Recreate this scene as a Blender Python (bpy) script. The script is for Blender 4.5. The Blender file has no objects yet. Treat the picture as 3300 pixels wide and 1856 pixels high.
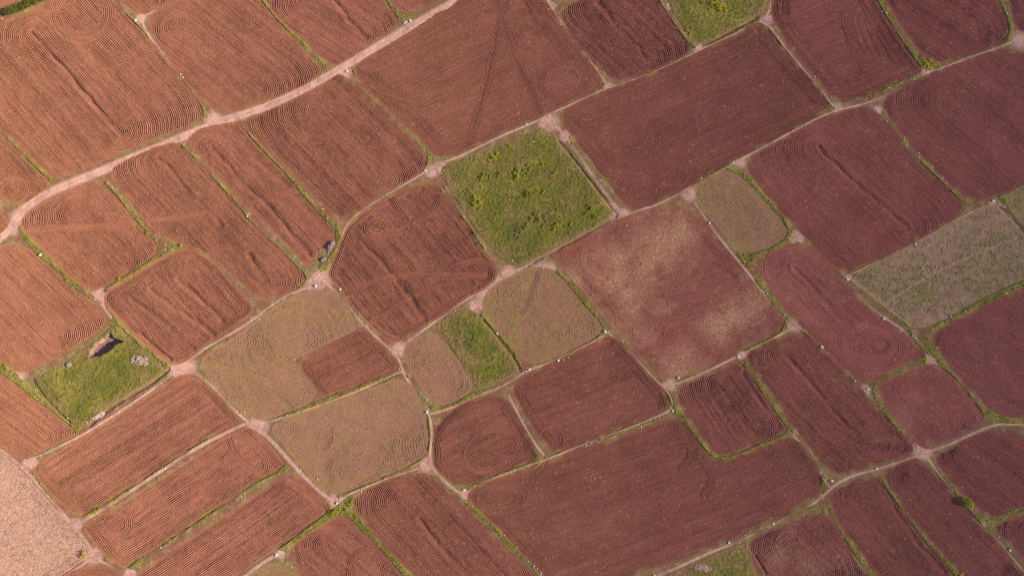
# Ploughed red-earth fields seen from a drone: one shared height field, cut into fields, paths, meadows and verges.
import bpy, math, random
import numpy as np
from mathutils import Vector
random.seed(7)
RNG = np.random.default_rng(11)
F = np.float32
S = bpy.context.scene
COL = S.collection

# ------------------------------------------------------------------ camera and pixel -> ground
TILT = math.radians(5.0); HC = 220.0; FPX = 2200.0
CAM_Y = -HC*math.tan(TILT)
ct, st = math.cos(TILT), math.sin(TILT)
def ground(p):
    """photo pixels (n,2) -> metres on the ground plane"""
    p = np.asarray(p, dtype=np.float64).reshape(-1, 2)
    u = (p[:, 0]-1650)/FPX; v = -(p[:, 1]-928)/FPX
    dx = u; dy = v*ct+st; dz = v*st-ct
    k = HC/(-dz)
    return np.stack([dx*k, CAM_Y+dy*k], 1)
def g1(x, y):
    q = ground([(x, y)])[0]; return float(q[0]), float(q[1])

# ------------------------------------------------------------------ the survey (photo pixels)
def P(s):
    v = [float(t) for t in s.replace(',', ' ').split()]
    return np.array(v).reshape(-1, 2)

FIELDS = []
def fld(handle, label, poly, **k):
    k.update(handle=handle, label=label, poly=P(poly)); FIELDS.append(k)

fld('corner field above the hedge', 'small orange field cut by the frame corner, above the dark hedge',
    '-180 30 0 30 42 8 80 -30 60 -120 -180 -120', ang=-27)
fld('hedge field', 'large orange ploughed field just below the dark hedge, curved furrows around one dark furrow',
    '-180 250 -180 140 0 78 60 52 160 10 300 -70 350 -40 367 0 410 55 444 85 507 160 573 243 622 309 657 360 640 392 594 411 454 466 367 506 245 556 196 573 165 572 115 520 70 478 0 414',
    df=(101,108,390,425), trench=['101 108 200 215 290 330 390 425'], rings=[(262,42,84,80,0,4.5)], lam=1.02, hue=.95)
fld('narrow left edge field', 'orange field at the left edge with a small furrow swirl beside the pale road',
    '-180 280 -100 345 0 428 70 507 140 565 162 592 150 607 120 632 70 658 20 655 -180 560', ang=49, rings=[(45,612,36,30,0,3.5)], lam=.95)
fld('left corner sliver field', 'tiny orange field end squeezed between two pale road arms at the left edge',
    '-180 590 0 684 22 702 30 720 22 738 0 757 -180 840', ang=40, lam=.9)
fld('second top field', 'orange-brown field right of the hedge field, furrows bending round its lower end',
    '476 75 492 40 570 2 700 -70 800 -60 842 5 887 62 950 132 1017 200 1040 228 1010 260 940 294 860 326 786 352 727 364 681 349 639 314 594 259 531 182',
    df=(570,85,835,295), lam=.98)
fld('small notch field', 'little orange field end notched between the hedge field and its neighbour',
    '365 -60 378 -15 400 20 430 42 470 45 492 34 565 -5 620 -60', df=(450,-40,500,10), lam=.85)
fld('third top field', 'brown ploughed field above the wide pale road, reaching the top edge',
    '815 -70 850 0 894 56 957 112 1010 166 1045 196 1085 209 1120 190 1190 145 1240 112 1283 74 1278 55 1235 0 1190 -70',
    df=(985,0,1170,115), lam=.92, trench=['1060 -10 1120 60 1180 120'])
fld('small top road field', 'small brown field end beside the stone cluster on the wide pale road',
    '1215 -60 1254 0 1289 36 1317 43 1360 22 1420 -10 1490 -60', df=(1320,-30,1350,-5), lam=.85)
fld('crossed track field', 'big brown field with two crossing tractor tracks running down through fine furrows',
    '1142 232 1160 205 1184 185 1289 124 1394 54 1474 8 1600 -80 1720 -80 1755 5 1796 66 1845 135 1897 199 1935 255 1945 280 1880 311 1810 342 1733 381 1670 408 1600 436 1530 470 1464 498 1422 507 1385 490 1324 419 1237 342 1184 290',
    ang=-25, lam=.72, amp=.62, hl=11, hlmode='ends', fine=1,
    bands=[('1655 -40 1611 70 1590 157 1576 245 1544 349 1509 472', 3.1), ('1590 -20 1632 98 1652 175 1680 227 1715 297 1740 367', 2.9),
           ('1149 241 1219 286 1289 311 1345 321', 2.6)], rings=[(1815,262,72,52,-10,3.0)], loops=[(1700,120,1850,200,14)], b=.84)
fld('dark clod field', 'dark purple-brown cloddy field left of the top green meadow',
    '1806 60 1812 28 1866 0 1960 -70 2080 -70 2117 0 2145 45 2194 115 2227 158 2194 184 2124 218 2054 245 1984 259 1940 232 1890 182 1838 115',
    df=(1910,30,2085,190), clod=1.0, b=.80, lam=1.05, trench=['1930 10 2000 90 2075 180'])
fld('loop mark field', 'long brown field right of the square meadow, tight furrow loops in one corner',
    '1800 372 1824 353 1914 308 1990 280 2054 258 2159 215 2264 164 2351 126 2411 92 2446 72 2480 105 2522 157 2575 220 2627 273 2658 315 2672 345 2655 362 2575 405 2470 461 2369 516 2264 572 2211 604 2124 653 2054 674 2025 668 1991 632 1949 579 1907 520 1845 440',
    ang=-24, lam=.80, amp=.7, fine=1, hl=9, hlmode='ends',
    bands=[('1812 385 1914 472 1955 530 1985 562 2040 565', 3.4), ('1965 540 2002 512 2054 522 2089 548 2112 590 2120 620', 2.7)],
    rings=[(2056,618,52,45,0,3.6), (2155,563,42,36,10,2.8)], b=.78)
fld('upper right field', 'purple-brown field left of the bright green grass strip near the top edge',
    '2495 -70 2485 20 2490 60 2505 94 2557 164 2610 227 2662 292 2697 324 2732 330 2802 304 2872 273 2942 241 2974 228 2945 196 2889 112 2847 45 2823 0 2790 -70',
    ang=-22, lam=.80, amp=.75, hl=10, fine=1, loops=[(2800,70,2850,180,16)], b=.90)
fld('top corner loop field', 'purple field right of the bright green grass strip with rounded furrow loops',
    '2820 -70 2854 0 2896 70 2942 133 2985 188 3029 203 3081 190 3151 168 3225 140 3250 108 3247 70 3221 17 3170 -70',
    df=(2960,-20,3150,105), lam=.85, b=.93, bands=[('3000 20 3080 38 3160 38 3230 25', .7)])
fld('top right corner field', 'small purple field cut by the upper right corner',
    '3240 -70 3262 40 3270 88 3300 106 3480 150 3480 -70', df=(3350,-20,3400,60), lam=.8, b=.95)
fld('right edge arch field', 'purple field at the right edge with arched furrows fanning below the footpath',
    '2842 345 2851 316 2907 282 2994 240 3081 210 3169 176 3239 160 3300 178 3480 230 3480 510 3300 588 3200 640 3150 650 3100 628 3046 583 2994 527 2942 478 2872 384',
    df=(3030,320,3360,600), lam=.9, amp=.72, b=.97)
fld('dark furrow right field', 'broad purple-brown field with one long dark furrow, right of the small oval field',
    '2405 540 2422 505 2470 480 2575 419 2662 374 2749 350 2802 352 2837 377 2889 437 2917 485 2994 551 3046 604 3099 656 3110 670 3064 709 2959 768 2854 827 2760 868 2714 876 2662 831 2610 782 2557 723 2505 670 2435 583',
    df=(2641,471,2924,735), trench=['2641 471 2750 580 2850 665 2924 735'], lam=.88, amp=.75, b=.95)
fld('small oval field', 'small rounded field with greenish oval furrow loops and a grassy rim',
    '2238 622 2255 595 2290 573 2334 553 2370 557 2411 597 2456 646 2500 690 2540 740 2530 768 2500 788 2440 812 2395 812 2362 789 2316 730 2264 674',
    df=(2350,640,2425,735), weed=.45, lam=.8, amp=.6)
fld('wide loop field', 'broad brown field above the cut-corner field, furrows curving round like a racetrack',
    '782 402 790 385 852 365 940 325 1010 290 1072 248 1092 240 1132 266 1184 314 1254 377 1324 445 1368 495 1378 525 1345 562 1289 597 1219 632 1149 685 1097 698 1062 688 1010 625 957 572 870 492',
    df=(1010,352,1244,585), lam=.98, amp=1.1, b=.92)
fld('stone heap strip', 'narrow brown strip field with a heap of stones at its lower end',
    '603 455 612 438 650 413 700 402 746 394 778 409 838 482 900 540 992 653 1045 712 1078 742 1078 768 1052 785 1022 825 1008 855 989 862 957 827 905 771 852 723 800 675 734 611 681 548',
    df=(665,470,1000,815), trench=['680 480 800 600 880 690 1000 815'], bands=[('795 662 860 640 961 611', 2.2)], lam=.95, amp=1.05)
fld('long wedge strip', 'long brown strip widening downwards between the square-cornered small fields and the stone heap strip',
    '356 560 362 538 437 500 507 471 566 457 590 478 681 572 751 648 838 757 905 806 957 864 988 892 975 915 933 942 880 966 840 970 804 942 751 885 681 827 636 803 594 790 550 778 500 743 465 709 419 653 384 604',
    df=(505,520,885,915), trench=['507 509 620 625 710 725', '800 820 860 890'], clod=.5, lam=.9, weed=.08, bands=[('470 712 560 705 660 690', 2.0)])
fld('band crossed small field', 'small orange-brown field crossed by one light tractor band, below the pale road',
    '310 580 245 604 175 639 105 674 76 700 66 728 91 761 140 806 192 862 238 901 276 928 314 934 367 908 437 866 489 831 507 803 490 770 468 745 419 695 377 635 342 597',
    df=(235,690,405,850), clod=.4, lam=.88, bands=[('85 748 160 734 224 736 314 733 437 719', 2.5)], b=1.04)
fld('left edge lower field', 'orange-brown field at the left edge above the green pit meadow',
    '-180 840 0 796 45 782 72 790 122 831 175 869 227 922 297 970 335 1005 346 1036 314 1071 245 1115 175 1159 115 1190 70 1199 35 1188 0 1157 -180 1000',
    df=(-60,850,185,1085), lam=.98, b=1.10, pale=.12)
fld('triple furrow field', 'brown field with several dark parallel furrows, beside the green pit meadow',
    '333 965 349 937 419 894 507 840 575 806 600 802 640 812 690 845 751 912 811 980 819 1000 797 1022 734 1064 664 1110 605 1160 570 1174 540 1168 489 1127 419 1068 367 1012',
    ang=47, hl=5, trench=['425 960 530 1045 625 1120', '490 930 590 1015 690 1075', '575 900 640 960 720 1030'], lam=.98, amp=1.15)
fld('meadow side field', 'orange-brown field end at the left edge below the green pit meadow',
    '-180 1090 0 1203 52 1238 105 1285 157 1320 210 1360 245 1389 240 1402 210 1416 157 1441 115 1465 85 1478 45 1470 0 1441 -180 1330',
    df=(-60,1250,150,1410), clod=.5, lam=.86, hue=.5, b=1.10, pale=.15)  # brighter, paler soil stands for the haze glow here
fld('pale corner field', 'pale pinkish smooth field in the lower left corner',
    '-180 1325 0 1458 52 1504 105 1556 157 1619 210 1676 252 1715 287 1759 289 1778 270 1802 192 1853 60 1940 -180 1960',
    ang=-22, lam=.75, amp=.26, hl=5, pale=.92, paleall=1, weed=.10, drycol=(.58,.365,.285), clod=.5)
fld('bottom left end field', 'small brown field end at the bottom edge below the pale corner field',
    '140 1940 206 1856 262 1832 310 1817 345 1822 390 1852 440 1910 450 1990 150 1990', df=(260,1900,350,1900), lam=1.0)
fld('first diagonal strip', 'orange-brown strip under the green pit meadow, straight furrows rising rightwards',
    '110 1520 118 1502 135 1488 192 1455 280 1406 349 1362 437 1302 524 1242 577 1212 620 1206 664 1235 699 1270 751 1326 770 1350 750 1366 734 1373 629 1432 524 1500 402 1581 314 1630 270 1660 250 1660 217 1640 175 1602 140 1560',
    ang=-32, lam=.98, b=1.10, pale=.14, hl=6, hlmode='ends', bands=[('128 1512 180 1580 262 1652', 3.6)])  # soil lightened to paint in the lower-left haze
fld('second diagonal strip', 'orange-brown strip with a furrow ring at one end, an oval loop at the other',
    '268 1698 297 1675 384 1630 489 1563 594 1497 699 1427 769 1388 800 1379 835 1400 887 1455 917 1500 874 1526 804 1565 699 1635 594 1705 489 1773 419 1810 402 1830 370 1811 332 1780 290 1734',
    ang=-33, lam=.98, b=1.10, pale=.14, rings=[(372,1685,44,38,0,3.2), (800,1458,84,34,47,2.6)], bands=[('290 1690 320 1720 350 1770 400 1822', 4.0), ('800 1390 850 1440 900 1500', 3.0)])  # haze glow put into the soil colour by lightening it
fld('third diagonal strip', 'orange-brown strip above the bottom edge with plain straight furrows and curved upper end',
    '430 1858 489 1815 594 1748 699 1680 804 1608 870 1563 920 1530 950 1528 980 1548 1027 1605 1060 1637 1045 1657 975 1706 905 1760 804 1824 700 1895 520 1990 430 1930',
    ang=-34, lam=.96, b=1.10, pale=.14, hl=6, hlmode='ends', bands=[('925 1545 985 1580 1040 1645', 2.6)])  # lightened soil, again standing in for haze
fld('bottom stubble wedge', 'small greenish stubble wedge at the bottom edge beside the pale path',
    '720 1960 800 1860 850 1828 890 1814 922 1829 957 1858 1030 1960', df=(850,1900,890,1900), weed=.65, lam=.8, amp=.5)
fld('bottom swirl field', 'brown field at the bottom edge with two furrow swirls, below the bushy green junction',
    '932 1785 940 1765 957 1748 1027 1703 1080 1676 1114 1664 1149 1696 1202 1752 1254 1804 1300 1858 1370 1960 1020 1960 957 1840 935 1805',
    df=(1040,1755,1200,1900), clod=.35, lam=.95, rings=[(1185,1835,58,58,0,3.0), (1280,1850,40,40,0,2.6)])
fld('bottom arch field', 'dark brown field at the bottom edge with one large furrow arch on top',
    '1136 1618 1148 1598 1202 1567 1272 1538 1342 1524 1378 1530 1411 1556 1464 1595 1499 1625 1569 1702 1639 1780 1730 1860 1810 1960 1400 1960 1335 1858 1289 1808 1237 1755 1184 1692 1142 1632',
    df=(1290,1610,1560,1900), clod=.45, lam=.95, b=.95, trench=['1350 1680 1450 1790 1540 1880'])
fld('large stubble field', 'large rounded field with greenish stubble and swirling furrows, right of the diagonal strips',
    '876 1390 890 1366 922 1351 1010 1322 1114 1288 1219 1246 1260 1226 1300 1228 1324 1242 1355 1280 1374 1337 1382 1400 1378 1445 1366 1468 1324 1497 1254 1526 1167 1563 1107 1588 1075 1590 1045 1580 1010 1549 940 1465 905 1420',
    df=(1020,1385,1210,1450), weed=.38, lam=.82, loops=[(960,1385,1010,1400,11), (1120,1520,1180,1480,12)], amp=.6)
fld('green stubble bend field', 'green-tinged stubble field wrapping round a smaller brown plot',
    '648 1170 657 1150 699 1124 769 1082 852 1015 922 966 975 943 1045 934 1075 943 1097 963 1135 1018 1150 1052 1140 1066 1060 1105 954 1156 942 1162 975 1205 1013 1258 1020 1270 1005 1290 975 1309 922 1330 852 1352 817 1347 769 1316 716 1263 664 1207',
    df=(900,1110,965,1085), weed=.42, lam=.82, bands=[('650 1186 769 1204 900 1253 957 1312', 3.8)], loops=[(900,1240,950,1270,14)], amp=.62)
fld('inset brown plot', 'small brown plot set into the corner of the green-tinged stubble field',
    '955 1164 1060 1110 1150 1066 1177 1068 1219 1103 1272 1158 1290 1180 1254 1200 1149 1242 1080 1267 1050 1274 1022 1256 992 1214',
    ang=-26, lam=.82, amp=.9, bands=[('968 1170 1000 1212 1040 1268', 3.0), ('1160 1072 1215 1120 1272 1180', 3.0)], b=.95)
fld('cut corner field', 'brown field with a cut-off corner, criss-crossed by many looping tractor bands',
    '1058 890 1066 865 1080 830 1104 766 1128 722 1184 677 1254 635 1324 604 1376 588 1403 594 1422 622 1464 674 1516 740 1569 827 1597 869 1600 898 1551 936 1499 959 1429 1012 1359 1057 1307 1089 1272 1102 1240 1092 1184 1040 1132 977 1085 918',
    ang=49, lam=.95, amp=1.1, hl=3.5, trench=['1170 790 1250 870 1330 970 1370 1030'],
    bands=[('1255 625 1289 688 1342 740 1429 852 1516 939', 2.3), ('1373 612 1405 625 1414 650 1390 677 1335 716', 2.3), ('1180 722 1185 752 1210 768 1250 760 1307 737', 2.3),
           ('1125 946 1202 908 1289 890 1377 887 1464 890 1569 887', 2.3), ('1453 869 1499 845 1551 841 1583 866 1586 900 1550 925', 2.3),
           ('1429 908 1317 956 1200 1025', 2.3), ('1289 1078 1400 1015 1516 940', 2.2)], rings=[(1216,728,22,20,0,2.0)], b=.94)
fld('rounded stubble field', 'rounded greenish-brown field beside the dark green strip, south of the square meadow',
    '1555 1000 1560 955 1600 917 1687 870 1745 860 1796 880 1845 940 1897 1001 1938 1048 1936 1072 1914 1089 1845 1124 1775 1158 1722 1172 1690 1160 1659 1127 1604 1072',
    df=(1690,950,1790,1075), weed=.50, lam=.8, clod=.3, bands=[('1735 880 1715 950 1690 1010', 2.0)], amp=.6)
fld('egg shaped field', 'egg-shaped greenish-brown field left of the dark green strip, oval furrow loops',
    '1300 1135 1310 1112 1342 1088 1394 1074 1416 1084 1446 1124 1492 1190 1520 1235 1520 1258 1481 1288 1429 1307 1401 1302 1376 1277 1342 1225 1317 1180',
    df=(1395,1165,1435,1225), weed=.40, lam=.85, clod=.3, amp=.65)
fld('framed loop field', 'reddish brown small field with a bold furrow frame and a pale stone inside',
    '1392 1470 1396 1420 1410 1365 1446 1328 1499 1297 1551 1280 1610 1278 1632 1292 1659 1337 1690 1385 1722 1440 1736 1468 1725 1482 1670 1500 1600 1525 1516 1562 1481 1568 1446 1553 1401 1511',
    ang=-24, lam=.80, amp=.85, hl=5, clod=.3, rings=[(1585,1450,92,62,-25,2.6)], b=.86)
fld('bold frame field', 'reddish brown field with bold ploughed bands along both ends, under the rounded stubble field',
    '1652 1255 1662 1232 1680 1220 1740 1187 1845 1138 1914 1110 1965 1084 1990 1098 2019 1127 2072 1190 2124 1246 2154 1280 2156 1305 2124 1326 2054 1358 1967 1395 1880 1428 1800 1456 1768 1446 1740 1405 1687 1330 1656 1277',
    ang=-20, lam=.80, amp=.85, hl=5, hlmode='ends', bands=[('1662 1250 1690 1320 1745 1400 1790 1448', 3.4), ('1985 1100 2065 1195 2135 1275 2140 1315', 3.6)], rings=[(1778,1415,34,34,0,2.6)], b=.84)
fld('pale blotched field', 'large pinkish field mottled with pale dry blotches in the middle of the view',
    '1786 828 1794 808 1845 778 1949 726 2054 688 2130 664 2200 660 2239 688 2281 740 2334 800 2386 869 2456 950 2519 1022 2528 1045 2510 1070 2439 1103 2369 1141 2264 1187 2194 1212 2142 1218 2107 1197 2054 1138 1985 1060 1914 975 1845 900',
    ang=-22, lam=.82, amp=.62, hl=7, pale=.66, clod=.5, loops=[(1940,830,1990,860,14), (2010,1010,2060,1050,14)],
    spots=[(2030,955,70),(1990,905,70),(2190,745,80),(2120,800,90),(2320,1050,70),(2360,1010,60),(2080,870,60),(1990,840,60),(2440,980,60),(1850,900,60),(2200,1190,80)])
fld('long dark line field', 'long mauve-brown field with a faint ring, left of the mottled stubble field',
    '2434 848 2445 830 2522 796 2575 784 2612 798 2662 838 2714 900 2767 963 2819 1012 2889 1057 2942 1099 2976 1134 2976 1148 2924 1173 2854 1207 2800 1230 2767 1228 2714 1187 2645 1117 2575 1043 2522 987 2452 890',
    df=(2560,860,2840,1120), lam=.85, trench=['2560 870 2650 960 2740 1050'], rings=[(2800,1108,84,52,10,3.0)], amp=.75, b=1.12, pale=.22)
fld('mottled stubble field', 'mottled pink and olive stubble field with thin wheel tracks near the right edge',
    '2748 900 2784 869 2889 817 2994 764 3099 705 3204 662 3222 665 3260 695 3300 740 3330 880 3290 905 3204 940 3099 998 3029 1036 2976 1056 2940 1048 2889 1015 2819 963 2752 912',
    ang=-27, lam=.8, amp=.15, clod=1.1, weed=.30, mott=1, bands=[('2870 965 2990 890 3130 825 3280 765', .8), ('2960 880 3010 820 3090 720', .8), ('2990 930 3010 860 3060 780', .6), ('2750 905 2830 965 2920 1045', .9)])
fld('right edge stubble field', 'olive stubble sliver at the right edge above the mottled stubble field',
    '3245 632 3300 600 3480 530 3480 830 3330 750 3285 710 3250 665', ang=-25, lam=.8, amp=.15, clod=.9, weed=.4, mott=1)
fld('big right edge field', 'large purple field at the right edge inside the bright green grass bend',
    '3002 1090 3010 1068 3046 1047 3134 1003 3300 928 3480 845 3480 1380 3300 1348 3221 1335 3186 1314 3134 1263 3081 1204 3029 1138',
    df=(3120,1110,3300,1230), lam=.85, weed=.06, amp=.7, b=.97)
fld('small right square field', 'small squarish mauve field between the grass bend and a pale footpath fork',
    '2828 1258 2838 1240 2889 1213 2959 1182 3000 1176 3046 1193 3081 1225 3134 1291 3168 1335 3165 1358 3064 1409 2995 1443 2970 1442 2924 1395 2889 1354 2844 1291',
    df=(2935,1250,3060,1370), lam=.82, spots=[(2990,1425,16)], pale=.3, amp=.75, b=1.13)
fld('tall weedy field', 'long dark weedy field with one dark furrow, ending at the pale path crossing',
    '2406 1155 2415 1138 2435 1124 2522 1082 2572 1070 2600 1080 2627 1108 2697 1178 2767 1247 2837 1330 2889 1384 2940 1440 2938 1452 2889 1471 2819 1493 2732 1520 2690 1530 2645 1498 2610 1438 2557 1372 2522 1320 2487 1272 2442 1210',
    df=(2520,1145,2800,1420), trench=['2525 1140 2620 1240 2700 1330 2760 1400'], weed=.14, clod=.3, lam=.95, b=.95, rings=[(2845,1442,56,30,0,2.6)])
fld('small D shaped field', 'small D-shaped dark field with bold vertical loops, notched into the huge field',
    '2180 1275 2186 1255 2211 1235 2281 1207 2345 1172 2375 1168 2400 1182 2430 1232 2470 1295 2520 1360 2537 1382 2525 1396 2494 1409 2439 1430 2369 1462 2327 1471 2295 1455 2264 1416 2229 1367 2201 1319',
    df=(2325,1240,2425,1385), trench=['2395 1200 2450 1285 2510 1370'], lam=1.0, amp=1.1, b=.95)
fld('huge bottom field', 'huge reddish brown field in the lower middle with fine straight furrows and looping ends',
    '1506 1605 1512 1590 1534 1568 1604 1542 1700 1512 1757 1490 1845 1456 1949 1427 2054 1388 2142 1356 2180 1354 2211 1374 2246 1420 2281 1465 2316 1486 2351 1483 2439 1447 2505 1418 2542 1412 2578 1428 2612 1470 2640 1520 2646 1555 2638 1580 2608 1610 2540 1657 2470 1682 2369 1726 2264 1769 2159 1808 2054 1839 1960 1880 1860 1960 1830 1960 1705 1803 1652 1748 1569 1664',
    ang=-20, lam=.78, amp=.68, fine=1, hl=6, hlmode='ends', rings=[(1610,1606,68,40,-8,3.4)], loops=[(2530,1475,2570,1500,11)],
    bands=[('1755 1500 1722 1546 1680 1605 1630 1660', 2.6), ('2190 1375 2222 1425 2230 1470 2205 1510', 3.8), ('2257 1465 2292 1520 2295 1560 2270 1592', 3.2)], b=.82)
fld('bottom pale clod field', 'pinkish cloddy field at the bottom edge wrapped by bright green grass',
    '2410 1765 2420 1745 2440 1730 2505 1696 2592 1662 2632 1657 2675 1676 2707 1717 2740 1775 2775 1825 2840 1910 2880 1990 2520 1990 2450 1850',
    df=(2540,1750,2640,1850), clod=.8, pale=.35, weed=.10, lam=.9, spots=[(2510,1790,60),(2600,1820,60)])
fld('lower right strip', 'dark strip left of the bright yellow-green grass line in the lower right',
    '2675 1605 2682 1585 2714 1562 2760 1548 2805 1538 2832 1548 2854 1577 2907 1650 2959 1722 3011 1785 3068 1845 3160 1970 2910 1970 2836 1860 2784 1797 2732 1727 2690 1657',
    df=(2780,1600,3010,1870), lam=.95, clod=.2, trench=['2840 1580 2900 1660 2970 1760 3040 1840'], b=.92, amp=.85)
fld('tree side strip', 'dark strip between the yellow-green grass line and the lone green tree',
    '2845 1535 2852 1520 2872 1510 2935 1480 2970 1483 3011 1521 3064 1580 3134 1660 3169 1700 3221 1755 3290 1845 3400 1970 3190 1970 3085 1832 3011 1752 2959 1689 2907 1626',
    df=(2940,1540,3220,1830), lam=.9, b=.91)
fld('tree corner field', 'purple-brown field right of the lone green tree at the right edge',
    '3012 1482 3025 1460 3099 1423 3169 1395 3235 1384 3290 1404 3340 1450 3440 1560 3300 1625 3239 1648 3200 1661 3165 1650 3134 1626 3081 1570 3029 1507',
    df=(3110,1465,3290,1590), lam=.9, b=.93)
fld('lowest right corner field', 'small purple field in the lower right corner below the lone tree',
    '3198 1702 3210 1690 3300 1652 3480 1580 3480 1960 3400 1900 3300 1795 3250 1745', df=(3310,1710,3400,1800), lam=.85, b=.95)

MEADOWS = []
def mdw(handle, label, poly, **k):
    k.update(handle=handle, label=label, poly=P(poly)); MEADOWS.append(k)
mdw('square green meadow', 'square green meadow dotted with shrubs, the largest unploughed plot',
    '1411 545 1464 522 1551 488 1639 457 1730 418 1750 410 1796 452 1862 527 1914 598 1967 667 1984 686 1956 708 1914 735 1845 775 1705 848 1670 860 1617 848 1569 789 1516 722 1446 611', tone=0.0)
mdw('top green meadow', 'green meadow at the top edge with one bright leafy clump',
    '2120 -70 2150 0 2166 45 2205 100 2253 148 2299 134 2369 94 2439 56 2472 20 2495 -70', tone=.3)
mdw('tiny top meadow', 'tiny green meadow tip at the top edge beside the dark clod field',
    '1740 -70 1765 2 1805 14 1850 0 1900 -70', tone=.3)
mdw('pit meadow', 'green meadow on the left with an earth pit and pale heaps',
    '358 1036 378 1040 430 1095 500 1150 535 1185 525 1212 440 1260 340 1320 290 1368 255 1388 225 1365 160 1305 110 1260 105 1225 135 1205 200 1165 280 1115 330 1075', tone=.2)
mdw('dark green strip meadow', 'dark green weedy strip meadow squeezed between egg-shaped and rounded stubble fields',
    '1413 1060 1420 1030 1464 1001 1527 994 1555 1030 1604 1089 1656 1152 1672 1190 1660 1208 1600 1240 1534 1262 1520 1215 1499 1190 1446 1117', tone=-.35, soil=.28)
mdw('bottom green meadow', 'bright green grassy meadow wrapping the pinkish cloddy field at the bottom edge',
    '2090 1960 2165 1858 2299 1795 2380 1755 2440 1712 2500 1688 2570 1645 2640 1622 2668 1632 2672 1668 2632 1652 2590 1657 2505 1690 2436 1725 2404 1765 2440 1850 2500 1990 2080 1990', tone=.35)

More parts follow.
